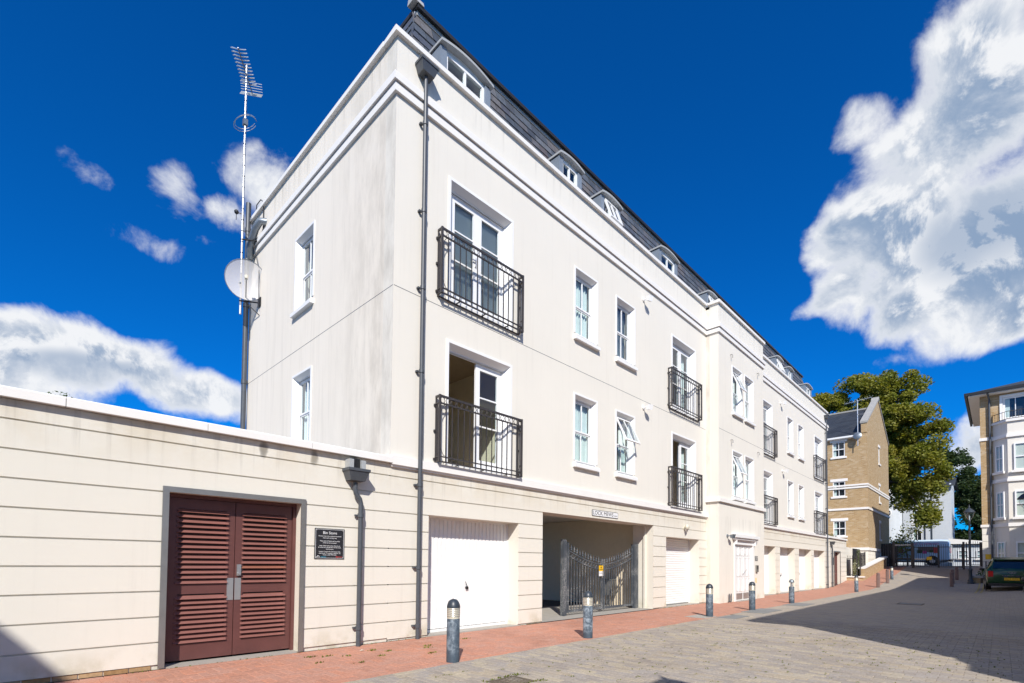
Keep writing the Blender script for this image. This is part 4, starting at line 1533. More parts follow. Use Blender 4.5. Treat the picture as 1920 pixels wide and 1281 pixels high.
# the long antenna: boom tilted towards the transmitter, X-shaped directors
def boom_frame(az, el):
    b = Vector((math.cos(el)*math.cos(az), math.cos(el)*math.sin(az), math.sin(el)))
    s_ = Vector((-math.sin(az), math.cos(az), 0))
    return b, s_, b.cross(s_) * -1
an = MB()
b, s_, u_ = boom_frame(R(236), R(3))
org = Vector((0, 0, 6.22))
L0, L1 = -.50, .66
MB().cyl(tuple(org+b*L0), tuple(org+b*L1), .012, n=6).obj('antenna_boom', 'galv', t)
for i in range(11):
    q = org+b*(-.25+i*.087)
    e = MB()
    for sx in (-1, 1):
        for sz in (-1, 1):
            e.cyl(tuple(q), tuple(q+s_*sx*.16+u_*sz*.05+b*(.02+.04*sz)), .010, n=5)
    e.obj('director', 'alu', t)
rf = MB()
for k in range(-4, 5):
    c = org+b*(-.48)+u_*k*.045+b*abs(k)*.028
    rf.cyl(tuple(c-s_*.26), tuple(c+s_*.26), .007, n=5)
rf.obj('reflector', 'alu', t)
lp = MB()
zz = 4.95
pts = [(.33*math.cos(a)*.75, .33*math.sin(a), zz+.10*math.cos(a)) for a in [R(d) for d in range(0, 331, 22)]]
lp.tube(pts, .008, 5)
lp.tube([(p[0]*.9, p[1]*.9, p[2]+.045) for p in pts], .008, 5)
lp.obj('radio_loop', 'alu', t)
MB().box(-.05, .05, -.05, .05, zz-.05, zz+.10).obj('clamp', 'galv', t)
MB().ball((-.13, .05, 2.62), .055, 8, 6).cyl((0, 0, 2.6), (-.12, .05, 2.62), .012, n=6).cyl((-.13, .05, 2.6), (-.13, .06, 2.42), .008, n=5).obj('amplifier', 'black_plastic', t)
MB().tube([(.01, .03, 5.7), (.03, .035, 4.2), (.02, .035, 3.0), (.05, .03, 2.2), (.20, -.1, 2.0), (.31, -.32, 1.2), (.32, -.32, .2)], .008, 5).obj('cable', 'cable', t)
# satellite dish clamped to the mast
t = thing('satellite_dish', 'pale mesh satellite dish clamped to mast on the rendered end wall', 'satellite dish', (MX, MY, 8.2))
def dish_mesh():
    mb = MB()
    n, m = 28, 7
    vs = [(0, 0, 0)]
    for i in range(1, m+1):
        r = i/m
        for k in range(n):
            a = 2*math.pi*k/n
            vs.append((.47*r*math.cos(a), .49*r*math.sin(a), .10*r*r))
    fs = [(0, 1+k, 1+(k+1) % n) for k in range(n)]
    for i in range(m-1):
        for k in range(n):
            fs.append((1+i*n+k, 1+(i+1)*n+k, 1+(i+1)*n+(k+1) % n, 1+i*n+(k+1) % n))
    mb.add(vs, fs)
    return mb
dn = Vector((-.30, -.94, -.10)).normalized()          # where the dish looks
q = dn.to_track_quat('Z', 'Y').to_matrix().to_4x4()
mt = Matrix.Translation((.08, -.14, .06)) @ q
for mbk, nm, ma in ((dish_mesh(), 'reflector', 'dish'),):
    mbk.v = [tuple(mt @ Vector(v)) for v in mbk.v]
    mbk.obj(nm, ma, t, smooth=60)
rim = MB().tube([(.47*math.cos(2*math.pi*k/28), .49*math.sin(2*math.pi*k/28), .10) for k in range(28)], .008, 5, True)
rim.v = [tuple(mt @ Vector(v)) for v in rim.v]
rim.obj('rim', 'galv', t)
arm = MB().tube([(0, -.42, .08), (0, -.30, .30), (0, -.10, .46)], .012, 6)
arm.v = [tuple(mt @ Vector(v)) for v in arm.v]
arm.obj('feed_arm', 'black_plastic', t)
lnb = MB().cyl((0, -.13, .50), (0, -.03, .40), .032, .045, 10)
lnb.v = [tuple(mt @ Vector(v)) for v in lnb.v]
lnb.obj('receiver', 'lens', t)
MB().cyl((0, -.02, -.05), (-.06, -.10, .0), .03, n=8).obj('mount', 'galv', t)

# ------------------------------------------------------------------ bollard lights
def bollard(label, x, y, broken=False):
    t = thing('bollard_light', label, 'bollard', (x, y, gz(x, y)), rnd.uniform(0, 6), 'bollard lights along the pavement edge')
    r = .085
    MB().lathe([(r, 0), (r, .03), (r, .555), (r-.004, .562)], n=24).obj('post', 'bollard_paint', t, smooth=40)
    if not broken:
        MB().lathe([(r-.003, .562), (r-.003, .575), (r+.001, .577), (r+.001, .70), (r-.004, .703)], n=24).obj('diffuser', 'lens', t, smooth=40)
        ln = MB()
        for k in range(5):
            z = .585+k*.024
            ln.lathe([(r+.0012, z), (r+.004, z+.007), (r+.0012, z+.014)], n=24)
        ln.obj('louvre_ring', 'lens_core', t, smooth=40)
        MB().lathe([(r+.004, .703), (r+.004, .715), (r*.97, .745), (r*.80, .782), (r*.52, .806), (r*.2, .816), (.004, .818)], n=24).obj('cap', 'lamp_metal', t, smooth=40)
    else:
        for k in range(3):
            a = k*2.1
            MB().cyl((.05*math.cos(a), .05*math.sin(a), .56), (.045*math.cos(a), .045*math.sin(a), .72), .008, n=6).obj('strut', 'alu', t)
        MB().lathe([(.02, .56), (.035, .60), (.02, .66), (.03, .70)], n=12).obj('lamp_core', 'alu', t, smooth=40)
        MB().lathe([(r+.002, .703), (r+.002, .715), (r*.95, .745), (r*.80, .782), (r*.5, .806), (.004, .818)], n=24).obj('cap', 'galv', t, smooth=40)
    return t
bollard('weathered grey bollard light in front of the white garage door', -.315, -1.99)
bollard('grey bollard light in front of the carriage arch gates', 2.725, -1.955)
bollard('dark grey bollard light in front of the roller garage door', 7.9, -1.93)
bollard('grey bollard light in front of the panelled entrance doors', 10.66, -2.01)
bollard('grey bollard with broken open lamp head by the far garages', 14.5, -2.0, True)
bollard('dark bollard light in front of the far bin store', 25.3, -2.0)
bollard('grey bollard light at the foot of the ramp wall', 35.1, -2.2)
def post(label, x, y, group):
    t = thing('timber_bollard', label, 'bollard', (x, y, gz(x, y)), 0, group)
    MB().prism([(-.08, -.05), (-.05, -.08), (.05, -.08), (.08, -.05), (.08, .05), (.05, .08), (-.05, .08), (-.08, .05)], 2, 0, .72).obj('post', 'wood_post', t)
    MB().lathe([(.070, .72), (.070, .74), (.083, .76), (.083, .79), (.06, .82), (.02, .83)], n=8).obj('cap', 'wood_post', t)
    return t
post('pinkish square post on red pavement at the start of the ramp', 30.7, -2.12, None)
post('pinkish square post on red pavement beside the low ramp wall', 33.0, -2.25, None)
for x, y, lb in ((33.3, -5.15, 'shaded brown post at the road end of the row by the street lamp'), (35.0, -5.1, 'pinkish middle post of the row of three by the street lamp'), (36.9, -5.2, 'pinkish post at the gate end of the row by the street lamp')):
    post(lb, x, y, 'timber posts beside the lamp')

# ------------------------------------------------------------------ street lamps
def street_lamp(label, x, y, H=4.6):
    t = thing('street_lamp', label, 'street lamp', (x, y, gz(x, y)))
    k = H-4.6
    MB().lathe([(.16, 0), (.16, .06), (.13, .10), (.13, .14), (.15, .16), (.10, .26), (.085, .32), (.085, .75), (.10, .77), (.10, .83), (.075, .86), (.055, .92), (.048, 3.60+k), (.06, 3.62+k), (.06, 3.68+k), (.045, 3.72+k)], n=16).obj('column', 'lamp_metal', t, smooth=40)
    MB().lathe([(.05, 3.72+k), (.09, 3.78+k), (.165, 3.88+k), (.205, 4.02+k), (.215, 4.16+k)], n=20).obj('lantern', 'lantern_glass', t, smooth=60)
    MB().lathe([(.025, 3.73+k), (.03, 3.95+k), (.01, 4.05+k)], n=8).obj('bulb', 'white_sign', t)
    MB().lathe([(.26, 4.15+k), (.27, 4.18+k), (.22, 4.26+k), (.13, 4.36+k), (.05, 4.42+k), (.03, 4.46+k), (.045, 4.49+k), (.015, 4.55+k), (.004, 4.66+k)], n=20).obj('hood', 'lamp_metal', t, smooth=40)
street_lamp('dark street lamp with glass lantern beside the pinkish posts', 35.2, -5.88)
street_lamp('dark street lamp whose lantern stands before the pale bay windows', 27.2, -7.98, 4.55)
street_lamp('street lamp on the near side of the mews casting its lantern shadow', -3.02, -8.42)

# ------------------------------------------------------------------ carriage gates
GY = .50
t = thing('carriage_gate', 'weathered grey iron double gates with spear tops inside the carriage arch', 'gate', (6.75, GY, 0))
MB().box(5.09-6.75, 5.165-6.75, -.05, .05, 0, 1.87).box(5.168-6.75, 5.235-6.75, -.03, .03, 0, 1.86).obj('post', 'gate_paint', t)
MB().box(8.36-6.75, 8.48-6.75, -.06, .06, 0, 1.86).box(8.482-6.75, 8.62-6.75, -.03, .03, 0, 1.86).obj('post', 'gate_paint', t)
def crest(x):
    return 1.27+.36*abs((x-.08)/1.55)**1.7
for sgn, xa, xb in ((-1, -1.46, .045), (1, .115, 1.58)):
    lf = MB()
    lf.box(xa, xa+.045, -.022, .022, .07, 1.80 if sgn < 0 else 1.42)
    lf.box(xb-.045, xb, -.022, .022, .07, 1.42 if sgn < 0 else 1.74)
    lf.box(xa+.045, xb-.045, -.02, .02, .09, .145)
    leaf = lf.obj('gate_leaf', 'gate_paint', t)
    for dz_ in (0, -.13):
        mb = MB()
        n = 14
        for i in range(n):
            x0_ = xa+.045+(xb-xa-.09)*i/n
            x1_ = xa+.045+(xb-xa-.09)*(i+1)/n
            za, zb = crest(x0_)+dz_, crest(x1_)+dz_
            mb.add([(x0_, -.016, za-.014), (x1_, -.016, zb-.014), (x1_, -.016, zb+.014), (x0_, -.016, za+.014), (x0_, .016, za-.014), (x1_, .016, zb-.014), (x1_, .016, zb+.014), (x0_, .016, za+.014)],
                   [(0, 1, 2, 3), (5, 4, 7, 6), (3, 2, 6, 7), (0, 4, 5, 1)])
        mb.obj('curved_rail', 'gate_paint', leaf)
    n = 12
    ring = MB().tube([(.045*math.cos(q*math.pi/6), 0, .048*math.sin(q*math.pi/6)) for q in range(12)], .008, 5, True).mesh('ring', 'gate_paint')
    spear = MB().lathe([(.008, 0), (.010, .03), (.026, .045), (.018, .075), (.022, .09), (.012, .14), (.004, .165), (.012, .178), (.004, .19)], n=8).mesh('spear', 'gate_paint')
    for i in range(1, n):
        x = xa+.045+(xb-xa-.09)*i/n
        z = crest(x)
        MB().box(x-.009, x+.009, -.009, .009, .145, z-.145).obj('bar', 'gate_paint', leaf)
        link('spear', spear, leaf, (x, 0, z+.012))
        link('ring', ring, leaf, (x-(xb-xa-.09)/n/2, 0, z-.065-.0))
MB().box(.0, .02, -.04, -.023, .9, 1.1).obj('latch', 'steel_plate', t)
s = thing('gate_notice', 'yellow and white warning notice on the carriage gates', 'sign', (6.70, GY-.03, 1.10))
MB().box(-.095, .095, -.006, 0, -.01, .14).obj('yellow_panel', 'yellow', s)
MB().box(-.095, .095, -.006, 0, -.14, -.0105).obj('white_panel', 'white_sign', s)
MB().prism([(-.035, .07), (.035, .07), (0, .125)], 1, -.0075, -.0062).obj('symbol', 'ink', s)
link('lettering', text_mesh('WARNING', .034, 'ink'), s, (0, -.0075, .035))
link('lettering', text_mesh('Automatic gates', .022, 'ink'), s, (0, -.0075, -.06))
s = thing('gate_motor', 'grey gate operator box on the tunnel floor behind the gates', 'gate motor', (8.72, 1.55, 0))
MB().box(-.12, .12, -.18, .18, .32, .78).obj('housing', 'steel_frame', s)
MB().box(-.13, .13, -.19, .19, .78, .82).obj('lid', 'steel_frame', s)
MB().box(-.04, .04, -.06, .06, 0, .319).obj('leg', 'steel_frame', s)
drv = MB().quad((3.3, .0, .012), (9.0, .0, .012), (9.0, 2.4, .014), (3.3, 2.4, .014)).obj('driveway_apron', 'concrete')
struct(drv)
struct(MB().quad((3.3, 2.4, .010), (9.0, 2.4, .010), (9.0, 12, .010), (3.3, 12, .010)).obj('driveway', 'asphalt'))

# ------------------------------------------------------------------ street ironwork and litter
t = thing('gully_grate', 'rusty iron gully grate set in the tan paving', 'drain', (-.54, -3.28, .0))
MB().frame(-.21, .21, -.17, .17, .025, -.004, .01).rot(R(-90), 'X').move((0, 0, .0)).obj('frame', 'bark', t)
for i in range(8):
    MB().box(-.17+i*.046, -.145+i*.046, -.146, .146, -.02, .003).obj('grate_bar', 'bark', t)
MB().box(-.186, .186, -.146, .146, -.03, -.021).obj('pit', 'black_plastic', t)
t = thing('inspection_cover', 'dark iron inspection cover in the shaded road', 'cover', (17.5, -4.9, gz(17.5, -4.9)+.004))
MB().box(-.4, .4, -.3, .3, -.01, .004).obj('lid', 'slab', t)
MB().frame(-.44, .44, -.34, .34, .04, -.004, .006).rot(R(-90), 'X').obj('frame', 'bark', t)
for i, (x, y, w, d) in enumerate(((7.75, -1.78, .36, .26), (10.6, -2.3, .8, .3), (14.0, -2.35, .7, .3), (8.3, -2.38, .5, .2))):
    t = MB().box(x-w, x+w, y-d, y+d, -.02, .006 if x < NEAR_X else .008).obj('concrete_patch', 'concrete' if i == 0 else 'slab')
    struct(t)
# weeds in the joints
mb = MB()
r2 = random.Random(3)
def tuft(x, y, n, sc):
    for _ in range(n):
        a = r2.uniform(0, 6.28)
        px, py = x+r2.gauss(0, .03)*sc, y+r2.gauss(0, .012)*sc
        h = r2.uniform(.008, .022)*sc
        w = .010*sc
        ca, sa = math.cos(a)*w, math.sin(a)*w
        mb.quad((px-ca, py-sa, 0), (px+ca, py+sa, 0), (px+ca*.3+sa*.8, py+sa*.3-ca*.8, h))
for x, y in ((-1.45, -.45), (-1.25, -.55), (-1.05, -.72), (-.65, -.55), (-.42, -.75), (-.85, -1.0), (-1.6, -.9), (.05, -.9), (.2, -.75), (-1.3, -1.25), (.75, -.5), (1.0, -.6), (-.2, -1.3)):
    tuft(x+r2.uniform(-.1, .1), y, 16, 1.3)
for _ in range(520):                             # mossy joints in the open road
    x = r2.uniform(-1.2, 6.5)
    y = r2.uniform(-7.2, -2.4)
    x = round((x+6.0-PW/2)/PW)*PW-6.0+PW/2
    if in_view(x, y, 1) and r2.random() < .85:
        tuft(x, y, 5, .7)
for _ in range(90):
    tuft(-.54+r2.uniform(-.25, .33), -3.28+r2.choice((-.19, .19))+r2.gauss(0, .02), 2, 1.0)
for x in np.arange(-3.4, 12.2, .05):
    if r2.random() < .25 and not (.7 < x < 3.1 or 3.7 < x < 8.7):
        tuft(x, -.02, 3, 1.0)
o = mb.obj('weeds', 'moss')
struct(o, 'stuff')
for i, (x, y, c, lb) in enumerate(((-.78, -.50, 'lens', 'small pale fallen leaf near the foot of bin store downpipe'), (5.9, -1.2, 'wood_post', 'small brown fallen leaf on red paving outside the gates'))):
    t = tag(MB().add([(-.04, 0, .008), (0, -.018, .016), (.045, 0, .01), (0, .02, .02)], [(0, 1, 2, 3)]).obj('fallen_leaf', c), lb, 'leaf')
    t.location = (x, y, 0)
# plant on the wall head and seeds on the entrance hood
def leafy(mb, c, rad, n, size, rng, flat=1.0):
    for _ in range(n):
        v = Vector((rng.gauss(0, 1), rng.gauss(0, 1), rng.gauss(0, 1)))
        v.normalize()
        v *= rng.random()**.4
        p = Vector((c[0]+v.x*rad[0], c[1]+v.y*rad[1], c[2]+v.z*rad[2]))
        a = Vector((rng.gauss(0, 1), rng.gauss(0, 1), rng.gauss(0, .6)*flat)).normalized()
        b = a.cross(Vector((rng.gauss(0, 1), rng.gauss(0, 1), rng.gauss(0, 1)))).normalized()
        s_ = size*rng.uniform(.6, 1.3)
        mb.add([tuple(p-a*s_), tuple(p-b*s_*.45), tuple(p+a*s_), tuple(p+b*s_*.45)], [(0, 1, 2, 3)])
rg = random.Random(11)
t = thing('wall_plant', 'small weed growing behind the bin store coping', 'plant', (-4.05, .22, 3.0))
mb = MB()
leafy(mb, (0, 0, .06), (.16, .1, .06), 60, .018, rg)
mb.obj('leaves', 'leaf_hedge', t)
MB().tube([(0, 0, -.25), (.02, 0, 0), (.08, .02, .09)], .004, 4).tube([(0, 0, -.02), (-.06, 0, .08)], .003, 4).obj('stem', 'bark', t)
struct(MB().quad((-12, YB+.02, .004), (34, YB+.02, .004), (34, 30, .004), (-12, 30, .004)).obj('bounce_courtyard', 'concrete'))  # unseen pale floor, added to bounce light into the arch tunnel

# ------------------------------------------------------------------ far houses: simple sash windows
def house_window(parent, loc, w, h, rz, cols=2, rows=2, lintel=True, sill=True, frame=.06, mat='upvc'):
    """local: x centre, y=0 wall face, z bottom; faces -Y before rz"""
    o = link('window', MB().frame(-w/2, w/2, 0, h, frame, .02, .09).mesh('window', mat), parent, loc, (0, 0, rz))
    b = MB()
    for i in range(1, cols):
        x = -w/2+w*i/cols
        b.box(x-.018, x+.018, .035, .075, frame, h-frame)
    for j in range(1, rows):
        z = h*j/rows
        t_ = .03 if j*2 == rows else .018
        b.box(-w/2+frame, w/2-frame, .03, .08, z-t_, z+t_)
    b.obj('glazing_bar', mat, o)
    for i in range(cols):
        for j in range(rows):
            xa = -w/2+(frame if i == 0 else w*i/cols)
            xb = -w/2+(w-frame if i == cols-1 else w*(i+1)/cols)
            za = frame if j == 0 else h*j/rows
            zb = h-frame if j == rows-1 else h*(j+1)/rows
            MB().box(xa, xb, .052, .058, za, zb).obj('pane', 'glass', o)
    MB().box(-w/2, w/2, .16, .17, 0, h).obj('backing', 'ink', o)
    MB().quad((-w/2+.05, .13, .05), (-w*.22, .13, .05), (-w*.22, .13, h-.05), (-w/2+.05, .13, h-.05)).obj('curtain', 'curtain', o)
    if lintel:
        MB().box(-w/2-.16, w/2+.16, -.025, .02, h, h+.2).obj('lintel', 'white_stone', o)
    if sill:
        MB().box(-w/2-.12, w/2+.12, -.07, .02, -.13, 0).obj('sill', 'white_stone', o)
    return o
def box_wall(parent, name, mat, face, a0, a1, z0, z1, ops, depth):
    """face 'x': wall plane x=0 facing -X running along y; face 'y': plane y=0 facing -Y running along x"""
    mb = MB().wall(a0, a1, z0, z1, ops, 0, depth)
    if face == 'x':
        mb.v = [(y, x, z) for x, y, z in mb.v]
        mb.f = [tuple(reversed(f)) for f in mb.f]
    return mb.obj(name, mat, parent)

# ---- yellow brick gabled house past the far bin store
HX, HY = 39.3, -.33
bh = thing('brick_house', 'tall yellow stock brick house with slate roof and parapet gable past the apartments', 'house', (HX, HY, 0))
HL, HD = 9.8, 9.0
ws = [(1.75, 9.42), (1.75, 6.45), (1.75, 3.50)]
wops = [(y-.40, y+.40, z, z+1.12) for y, z in ws]+[(y+3.0-.40, y+3.0+.40, z, z+1.12) for y, z in ws]
box_wall(bh, 'front_wall', 'house_brick', 'x', 0, HD, 2.62, 10.95, wops, .2)
for y, z in ws:
    for dy in (0, 3.0):
        house_window(bh, (0, y+dy, z), .80, 1.12, -math.pi/2)
gops = [(5.15-.30, 5.15+.30, z, z+1.3) for z in (9.42, 6.35, 3.4)]
box_wall(bh, 'gable_wall', 'house_brick', 'y', .2, HL, 2.62, 11.0, gops, .2)
for o_ in gops:
    house_window(bh, ((o_[0]+o_[1])/2, 0, o_[2]), .60, 1.3, 0, 2, 2)
gb = MB().prism([(0, 11.0), (HL, 11.0), (HL, 11.72), (HL/2, 14.45), (0, 11.72)], 1, 0, .34)
gb.obj('gable', 'house_brick', bh)
cop = MB()
for xa, za, xb, zb in ((-.05, 11.70, HL/2, 14.48), (HL+.05, 11.70, HL/2, 14.48)):
    cop.add([(xa, -.06, za), (xb, -.06, zb), (xb, .40, zb), (xa, .40, za), (xa, -.06, za+.14), (xb, -.06, zb+.14), (xb, .40, zb+.14), (xa, .40, za+.14)],
            [(0, 1, 5, 4), (2, 3, 7, 6), (4, 5, 6, 7), (0, 3, 2, 1), (0, 4, 7, 3)])
cop.obj('gable_coping', 'stone_grey', bh)
MB().prism([(HL/2-.22, 14.5), (HL/2+.22, 14.5), (HL/2, 14.78)], 1, -.08, .42).obj('apex_stone', 'stone_grey', bh)
rf = MB()
rf.add([(-.25, .342, 10.82), (HL/2, .342, 13.95), (HL/2, HD, 13.95), (-.25, HD, 10.82), (HL+.25, .342, 10.82), (HL+.25, HD, 10.82)], [(0, 3, 2, 1), (1, 2, 5, 4)])
rf.obj('roof', 'roof_slate_far', bh)
MB().box(HL/2-.08, HL/2+.08, .342, HD, 13.93, 14.05).obj('ridge', 'stone_grey', bh)
MB().box(-.30, -.18, .342, HD, 10.74, 10.86).box(-.18, -.0, .342, HD, 10.70, 10.80).obj('gutter', 'white_paint', bh)
def hband(z0, z1, d, mat='white_stone'):
    for k, (a, b_, c, e_) in enumerate(((-d, HL+.02, -d, 0), (-d, 0, .0, HD))):
        MB().box(a, b_, c, e_, z0, z1).obj('string_course', mat, bh)
hband(7.16, 7.28, .06)
hband(6.98, 7.10, .045)
hband(5.40, 5.55, .06)
hband(2.42, 2.62, .08)
MB().wall(.2, HL, 0, 2.42, [], .0, .2).obj('plinth_wall', 'render', bh)
MB().box(.0, .2, .0, HD, 0, 2.42).obj('plinth_wall', 'render', bh)
for z in (.5, .82, 1.14, 1.46, 1.78, 2.1):
    MB().box(.0, HL, -.002, .002, z, z+.015).obj('render_joint', 'stone_grey', bh)
MB().box(.2, HL-.01, .21, HD-.01, .3, 10.6).obj('core', 'ink', bh)
t = thing('roof_aerial', 'thin aerial pole with rake antenna and small dish on the yellow brick house', 'aerial', (HX-.35, HY+.48, 10.0))
MB().cyl((0, 0, 0), (0, 0, 3.35), .03, n=8).obj('pole', 'alu', t)
MB().cyl((-.3, .75, 3.15), (.2, -.85, 3.45), .012, n=6).obj('boom', 'alu', t)
for i in range(12):
    c = Vector((-.3, .75, 3.15)).lerp(Vector((.2, -.85, 3.45)), i/11)
    MB().cyl(tuple(c+Vector((-.2, -.06, .06))), tuple(c+Vector((.2, .06, -.06))), .008, n=5).obj('element', 'alu', t)
MB().tube([(.22*math.cos(q*.52), .5*.4*math.sin(q*.52)-.2, 2.3) for q in range(12)], .012, 5, True).obj('loop', 'alu', t)
dm = MB().lathe([(.01, 0), (.16, .02), (.27, .07)], n=16)
dm.rot(R(100), 'Y').move((-.12, .02, .75)).obj('dish', 'galv', t, smooth=60)
MB().cyl((0, 0, .35), (.3, -.1, .3), .02, n=6).obj('bracket', 'black_plastic', t)

# ---- ramp wall, railings and climber in front of the brick house
t = thing('ramp_wall', 'low brick wall with pale coping rising along the red ramp pavement', 'wall', (34.2, -.9, 0))
def rw(x): return gz(34.2+x, -1.0)
n = 10
mb, cp = MB(), MB()
for i in range(n):
    xa, xb = .0+9.0*i/n, .0+9.0*(i+1)/n
    za, zb = rw(xa)+(.72 if xa > 1.8 else .72), rw(xb)+.72
    mb.add([(xa, 0, -.2), (xb, 0, -.2), (xb, 0, zb), (xa, 0, za), (xa, .25, -.2), (xb, .25, -.2), (xb, .25, zb), (xa, .25, za)],
           [(0, 1, 2, 3), (5, 4, 7, 6), (3, 2, 6, 7)]+([(0, 3, 7, 4)] if i == 0 else [])+([(1, 5, 6, 2)] if i == n-1 else []))
    cp.add([(xa, -.05, za+.002), (xb, -.05, zb+.002), (xb, -.05, zb+.10), (xa, -.05, za+.10), (xa, .32, za+.002), (xb, .32, zb+.002), (xb, .32, zb+.10), (xa, .32, za+.10)],
           [(0, 1, 2, 3), (5, 4, 7, 6), (3, 2, 6, 7), (0, 4, 5, 1)]+([(0, 3, 7, 4)] if i == 0 else [])+([(1, 5, 6, 2)] if i == n-1 else []))
mb.obj('brickwork', 'house_brick', t)
cp.obj('coping', 'white_stone', t)
MB().box(-.3, .0, .0, 1.0, -.2, .55).obj('return_wall', 'house_brick', t)
MB().box(-.36, .05, -.04, 1.0, .55, .63).obj('coping', 'white_stone', t)
def railing(label, pts, h=1.1, step=.13, z0=0.0, mat='iron', name='railing', spear=True, solid=None, group=None):
    a = Vector(pts[0])
    t = thing(name, label, 'railing', tuple(a), 0, group)
    bar = MB().box(-.009, .009, -.009, .009, 0, h).lathe([(.009, h), (.018, h+.02), (.003, h+.09)], n=6).mesh('bar', mat)
    for i in range(len(pts)-1):
        p, q = Vector(pts[i])-a, Vector(pts[i+1])-a
        L = (q-p).length
        d = (q-p)/L
        for zz in (.10, h-.12):
            MB().cyl(tuple(p+Vector((0, 0, zz))), tuple(q+Vector((0, 0, zz))), .018, n=6).obj('rail', mat, t)
        k = int(L/step)
        for j in range(k+1):
            link('bar', bar, t, tuple(p+d*(L*j/max(1, k))))
        for e_ in (p, q):
            MB().box(e_.x-.03, e_.x+.03, e_.y-.03, e_.y+.03, e_.z, e_.z+h+.12).obj('post', mat, t)
    return t
railing('black spear railing with pale climber beside the far bin store', [(33.97, -.55, .63), (33.97, .3, .63)], 1.25, .12)
railing('black railing panel standing on the ramp wall corner', [(34.0, -.72, .68), (35.6, -.72, .75)], 1.35, .14)
rg = random.Random(5)
t = thing('variegated_climber', 'pale variegated climber filling the black railings by the brick house', 'plant', (35.0, -.45, .3))
mb = MB()
leafy(mb, (-.6, .0, .85), (.8, .14, .75), 1500, .05, rg)
leafy(mb, (.5, .05, 1.25), (.75, .14, .85), 1500, .05, rg)
mb.obj('leaves', 'leaf_pale', t)
MB().box(-1.0, 1.2, .10, .14, .0, 2.1).obj('trellis', 'trellis_dark', t)
t = thing('window_plant', 'trailing green plant on the flat roof by the brick house window', 'plant', (36.2, 1.5, 2.6))
mb = MB()
leafy(mb, (0, 0, .55), (.9, .6, .45), 700, .05, rg)
mb.obj('leaves', 'leaf_hedge', t)
MB().box(-.5, .5, -.2, .2, 0, .3).obj('planter', 'wood_post', t)
MB().box(34.0, 39.25, .3, 6.5, 0, 2.55).obj('side_yard', 'render')
bpy.data.objects['side_yard'].name = 'yard_wall'
tag(bpy.data.objects['yard_wall'], 'low cream rendered yard wall between far bin store and brick house', 'wall')

# ---- estate gate across the top of the ramp
GX = 43.0
gzz = 1.2
t = thing('estate_gate', 'black vertical bar estate gates across the top of the ramp', 'gate', (GX, -2.5, gzz))
bar = MB().box(-.010, .010, -.010, .010, .06, 1.62).lathe([(.010, 1.62), (.02, 1.65), (.003, 1.74)], n=6).mesh('bar', 'iron')
def leafp(ya, yb, dz_=0):
    n = int(abs(yb-ya)/.115)
    fr = MB()
    lo, hi = min(ya, yb), max(ya, yb)
    for zz in (.08, .58, 1.52):
        fr.box(-.02, .02, lo, hi, zz-.025+dz_, zz+.025+dz_)
    for yy in (lo, hi):
        fr.box(-.03, .03, yy-.03, yy+.03, .02+dz_, 1.66+dz_)
    lf = fr.obj('gate_leaf', 'iron', t)
    for j in range(1, n):
        link('bar', bar, lf, (0, lo+(hi-lo)*j/n, dz_))
leafp(1.1, .10, .1)
leafp(-.06, -1.42, -.02)
leafp(-1.48, -2.72, -.02)
leafp(-2.95, -3.65, .15)
for y, h in ((1.15, 1.95), (.02, 1.85), (-2.80, 1.85), (-3.72, 1.8)):
    MB().box(-.06, .06, y-.06, y+.06, -.1, h).obj('post', 'iron', t)
MB().box(-.055, -.03, -1.08, -.78, .56, .80).obj('yellow_notice', 'yellow', t)
MB().box(-.05, -.03, -.72, -.10, .60, .66).box(-.05, -.03, -2.72, -2.05, .60, .66).obj('operator_arm', 'alu', t)
MB().box(-.02, .02, .10, 1.1, 1.66, 1.71).obj('top_bar', 'alu', t)
t = thing('dark_fence', 'tall black boarded fence panel beside the van at the gate', 'fence', (GX+1.2, -1.45, 1.2))
for i in range(7):
    MB().box(-.02, .02, i*.15, i*.15+.14, 0, 1.85).obj('board', 'trellis_dark', t)
MB().box(.021, .06, 0, 1.05, .3, .4).obj('rail', 'trellis_dark', t)

# ---- van seen side-on behind the gate
def loft(stations, n_side):
    """stations: list of (x, [(y, z), ...]) half sections from bottom centre to top centre; mirrored in y"""
    mb = MB()
    m = len(stations[0][1])
    rows = []
    for x, sec in stations:
        row = [(x, y, z) for y, z in sec]+[(x, -y, z) for y, z in sec[::-1]]
        rows.append(row)
        mb.v.extend(row)
    k = 2*m
    for i in range(len(rows)-1):
        for j in range(k):
            jj = (j+1) % k
            mb.f.append((i*k+j, (i+1)*k+j, (i+1)*k+jj, i*k+jj))
    mb.f.append(tuple(range(k)))
    mb.f.append(tuple((len(rows)-1)*k+j for j in range(k-1, -1, -1)))
    return mb
def wheel(parent, x, y, r, w, side):
    o = MB().lathe([(r*.62, -w/2), (r*.9, -w/2), (r, -w*.36), (r, w*.36), (r*.9, w/2), (r*.62, w/2)], (x, y, r), 24, axis=1).obj('wheel', 'rubber', parent, smooth=40)
    MB().lathe([(r*.62, -.01), (r*.60, .01), (r*.18, .025), (.01, .025)] if side > 0 else [(.01, -.025), (r*.18, -.025), (r*.60, -.01), (r*.62, .01)], (x, y+side*(w/2-.012), r), 18, axis=1).obj('rim', 'alu', o, smooth=40)
    return o
t = thing('delivery_van', 'pale blue delivery van with pictures of food behind the estate gate', 'van', (53.0, -4.05, 1.40), math.pi/2)
t.scale = (1.12, 1.12, 1.12)
